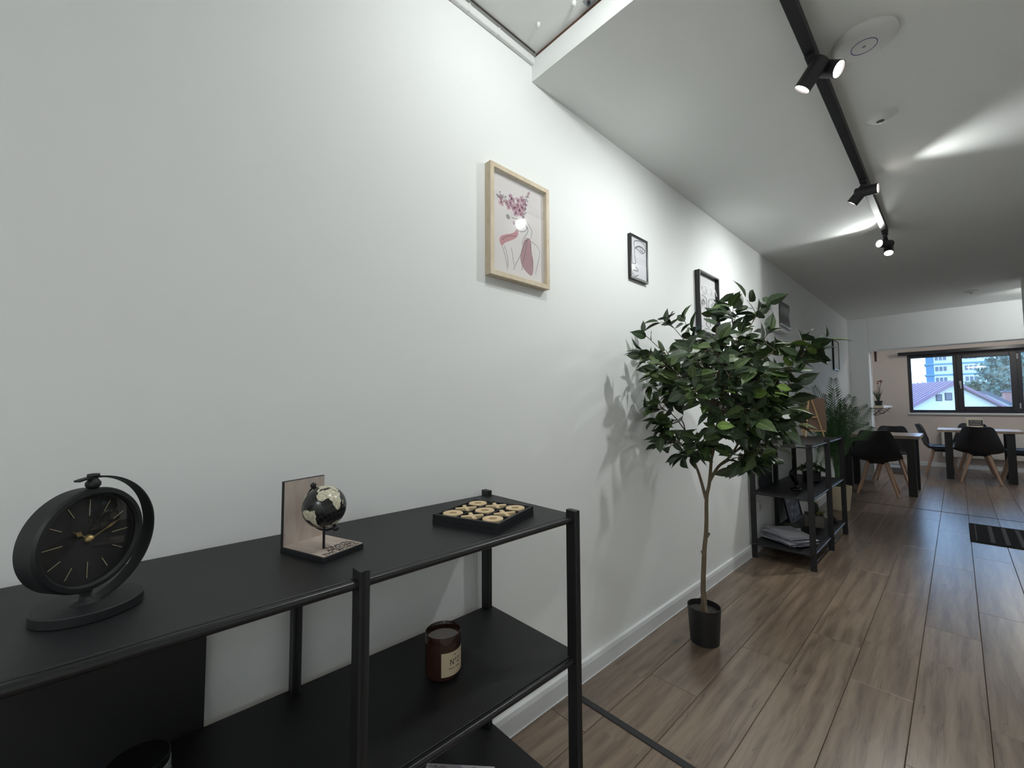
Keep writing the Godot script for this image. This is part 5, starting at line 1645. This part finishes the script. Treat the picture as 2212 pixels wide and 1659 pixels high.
func build_dining() -> void:
	chair_meshes()
	dining_table("square dining table against the white wall before the opening", Vector3(0.402, 0, -7.57), 0.80, 0.80, 0.312, 0.31)
	dining_table("square dining table under the wide window, carrying the home sign", Vector3(1.33, 0, -9.68), 0.86, 0.80, 0.312, 0.30)
	chair("black shell chair with back to the hallway, at the table by the white wall", Vector3(0.39, 0, -7.20), PI + 0.05)
	chair("black shell chair behind the table by the white wall, standing in the opening", Vector3(0.44, 0, -8.27), -0.04)
	chair("black shell chair with back to the hallway, at the table under the window", Vector3(1.33, 0, -9.235), PI - 0.04)
	chair("black shell chair in profile between the two tables, facing the home sign table", Vector3(0.925, 0, -9.68), PI / 2 + 0.02)
	chair("black shell chair on the radiator side of the home sign table", Vector3(1.30, 0, -10.22), 0.03)
	chair("black shell chair facing the profile chair across the home sign table", Vector3(1.735, 0, -9.70), -PI / 2)
	var s := thing("home_sign", "cream block sign with a dark HOME panel on the table under the window", "sign", Vector3(1.305, 0.7602, -9.62))
	part(s, "block", span(Vector3(-0.085, 0, -0.02), Vector3(0.085, 0.178, 0.02), 0.002), mat("sign_cream", c8(222, 214, 196), 0.7))
	part(s, "panel", span(Vector3(-0.062, 0.06, 0.02), Vector3(0.083, 0.146, 0.0225)), mat("sign_dark", c8(44, 48, 56), 0.6))
	var l := part(s, "lettering", text_mesh("HOME", 0.047, 0.001, "Droid Serif"), mat("sign_letter", c8(206, 206, 200), 0.6), Vector3(0.0105, 0.122, 0.0232))
	l.scale = Vector3(0.88, 1, 1)
	var st := st_new()
	var x := -0.052
	var r := RandomNumberGenerator.new()
	r.seed = 3
	while x < 0.07:
		var w := r.randf_range(0.004, 0.010)
		bx(st, Vector3(x + w * 0.5, 0.084, 0.0230), Vector3(w, r.randf_range(0.010, 0.016), 0.001))
		x += w + 0.004
	part(s, "small_print", st.commit(), mats["sign_letter"])
	# radiator under the window
	var rd := thing("radiator", "white panel radiator under the wide window", "radiator", Vector3(0.90, 0.20, WIN_Z + 0.03))
	var wm := mat("radiator_white", c8(214, 208, 202), 0.45)
	part(rd, "back_panel", span(Vector3(0, 0, 0), Vector3(1.30, 0.46, 0.012), 0.003), wm)
	part(rd, "front_panel", span(Vector3(0, 0, 0.06), Vector3(1.30, 0.46, 0.072), 0.003), wm)
	for i in 26:
		part(rd, "rib", span(Vector3(0.02 + i * 0.049, 0.02, 0.072), Vector3(0.046 + i * 0.049, 0.44, 0.078), 0.002), wm)
	part(rd, "top_grille", span(Vector3(0, 0.455, 0.0), Vector3(1.30, 0.463, 0.076), 0.002), wm)
	for sx in [0.0, 1.288]:
		part(rd, "side_panel", span(Vector3(sx, 0.0, 0.0), Vector3(sx + 0.012, 0.46, 0.072)), wm)
	for sx in [0.2, 1.1]:
		part(rd, "foot", span(Vector3(sx, -0.20, 0.02), Vector3(sx + 0.03, 0.0, 0.05)), wm)
	# wall shelf with scroll brackets
	var ws := thing("wall_shelf", "pale wooden wall shelf on black scroll brackets in the dining corner", "shelf", Vector3(0, 1.09, -9.31))
	part(ws, "board", span(Vector3(0, 0, -1.46), Vector3(0.29, 0.045, 0), 0.004), mat("shelf_pale", c8(196, 180, 158), 0.4))
	for z in [-0.12, -1.30]:
		var sc := []
		for i in 29:
			var a := float(i) / 28.0 * TAU * 1.35
			var rr := 0.016 + 0.050 * (1.0 - float(i) / 28.0)
			sc.append(Vector3(0.15 + cos(a) * rr * 1.3, -0.075 + sin(a) * rr, z))
		var b2 := st_new()
		tube(b2, [Vector3(0.006, 0.0, z), Vector3(0.006, -0.16, z)], [0.006, 0.006], 6)
		tube(b2, [Vector3(0.0, -0.006, z), Vector3(0.27, -0.006, z)], [0.006, 0.006], 6)
		tube(b2, curve([Vector3(0.006, -0.15, z), Vector3(0.08, -0.14, z), Vector3(0.20, -0.07, z), Vector3(0.26, -0.01, z)], 5), trunk_radii(16, 0.005, 0.005), 6)
		var rads := []
		for q in sc:
			rads.append(0.0045)
		tube(b2, sc, rads, 6)
		part(ws, "bracket", b2.commit(), mats["black_satin"])
	var fp := thing("flowering_plant", "grassy plant with reddish flowers in a dark pot on the wall shelf", "plant", Vector3(0.215, 1.1352, -9.46))
	part(fp, "pot", lathe_mesh([Vector2(0, 0), Vector2(0.042, 0), Vector2(0.056, 0.082), Vector2(0.051, 0.082), Vector2(0.048, 0.07), Vector2(0, 0.07)], 28), mats["black_paint"])
	part(fp, "soil", lathe_mesh([Vector2(0.048, 0.071), Vector2(0, 0.074)], 20), mats["soil"])
	for i in 22:
		var a := r.randf() * TAU
		var h := r.randf_range(0.12, 0.22)
		var sp := r.randf_range(0.02, 0.10)
		var lf := st_new()
		var pts := curve([Vector3(cos(a) * 0.01, 0.07, sin(a) * 0.01), Vector3(cos(a) * sp * 0.5, 0.07 + h * 0.65, sin(a) * sp * 0.5), Vector3(cos(a) * sp, 0.07 + h, sin(a) * sp)], 4)
		tube(lf, pts, trunk_radii(pts.size(), 0.0055, 0.001), 4, 0.25)
		part(fp, "blade", lf.commit(), mat("blade_green", c8(58, 72, 52), 0.6))
	for i in 5:
		var q := Vector3(r.randf_range(0.0, 0.075), r.randf_range(0.33, 0.43), r.randf_range(-0.03, 0.03))
		var fl := st_new()
		tube(fl, curve([Vector3(0, 0.08, 0), Vector3(q.x * 0.3, q.y * 0.6, q.z * 0.3), q], 4), trunk_radii(9, 0.0025, 0.0015), 5)
		part(fp, "flower_stem", fl.commit(), mat("flower_stem_brown", c8(88, 62, 58), 0.7))
		for k in 5:
			var pt := part(fp, "petal", leaf_mesh(0.034, 0.022, 0.4, -0.4), mat("petal_red", c8(142, 88, 88), 0.7), q)
			pt.rotation = Vector3(-0.5, TAU * k / 5.0, 0)
	# hanging strings with pale beads
	for d in [[0.175, -9.12, 0.42, 0.016], [0.235, -9.16, 0.17, 0.030]]:
		var hg := thing("hanging_string", "dark hanging string with a pale bead in the dining opening" if d[2] > 0.3 else "short dark hanging tassel with a pale bead in the dining opening", "decoration", Vector3(d[0], H_CEIL, d[1]))
		part(hg, "cord", rod_mesh(Vector3(0, -0.45, 0), Vector3(0, 0, 0), 0.0015), mats["black_satin"])
		part(hg, "strand", rod_mesh(Vector3(0, -0.45 - d[2], 0), Vector3(0, -0.45, 0), d[3] * 0.4, d[3] * 0.6, 8), mat("strand_brown", c8(66, 50, 50), 0.9))
		part(hg, "thread", rod_mesh(Vector3(0, -0.50 - d[2] - (0.0 if d[2] > 0.3 else 0.13), 0), Vector3(0, -0.45 - d[2], 0), 0.001), mats["paper"])
		part(hg, "bead", lathe_mesh([Vector2(0, -0.010), Vector2(0.008, -0.005), Vector2(0.008, 0.005), Vector2(0, 0.010)], 10, true), mats["paper"], Vector3(0, -0.51 - d[2] - (0.0 if d[2] > 0.3 else 0.13), 0))
	# low grey box on the floor behind the chairs
	var lb := thing("low_grey_box", "low grey box with a pale lid edge on the floor behind the chairs", "box", Vector3(0.30, 0, -9.75))
	part(lb, "box", span(Vector3(0, 0, 0), Vector3(0.34, 0.085, 0.26), 0.006), mat("box_grey", c8(116, 112, 112), 0.7))
	part(lb, "lid", span(Vector3(-0.008, 0.085, -0.008), Vector3(0.348, 0.105, 0.268), 0.004), mat("lid_pale", c8(196, 200, 206), 0.4))

func build_small_wall_things() -> void:
	# electric panel with a smoked, wavy cover
	var e := thing("fuse_box", "white wall fuse box with a smoked dark cover above the ficus", "fuse box", Vector3(0.0, 1.84, -4.49))
	part(e, "housing", span(Vector3(0, 0, -0.175), Vector3(0.055, 0.315, 0.165), 0.006), mats["white_plastic"])
	var g := []
	for i in 17:
		var row := []
		var t := float(i) / 16.0
		for j in 3:
			row.append(Vector3(0.0640 + 0.004 * sin(t * TAU * 1.2 + 0.6), 0.275 - t * 0.215, 0.145 - 0.155 * j))
		g.append(row)
	var st := st_new()
	sheet(st, g, 0.003)
	part(e, "smoked_cover", st.commit(), mat("smoked", c8(62, 64, 68), 0.3))
	part(e, "latch", rod_mesh(Vector3(0.070, 0.058, 0.15), Vector3(0.070, 0.040, -0.17), 0.007), mats["steel"])
	var s := thing("wall_socket", "white wall socket behind the far shelving unit", "socket", Vector3(0.0, 0.335, -3.79))
	part(s, "plate", span(Vector3(0, -0.04, -0.04), Vector3(0.009, 0.04, 0.04), 0.003), mats["white_plastic"])
	part(s, "insert", lathe_mesh([Vector2(0.021, 0.002), Vector2(0.019, 0.0), Vector2(0, -0.001)], 28, false, Transform3D(along(Vector3(1, 0, 0)), Vector3(0.0098, 0, 0))), mat("socket_grey", c8(190, 190, 192), 0.5))
	for z in [-0.0095, 0.0095]:
		part(s, "pin_hole", rod_mesh(Vector3(0.0095, 0, z), Vector3(0.0104, 0, z), 0.0028), mats["black_satin"])
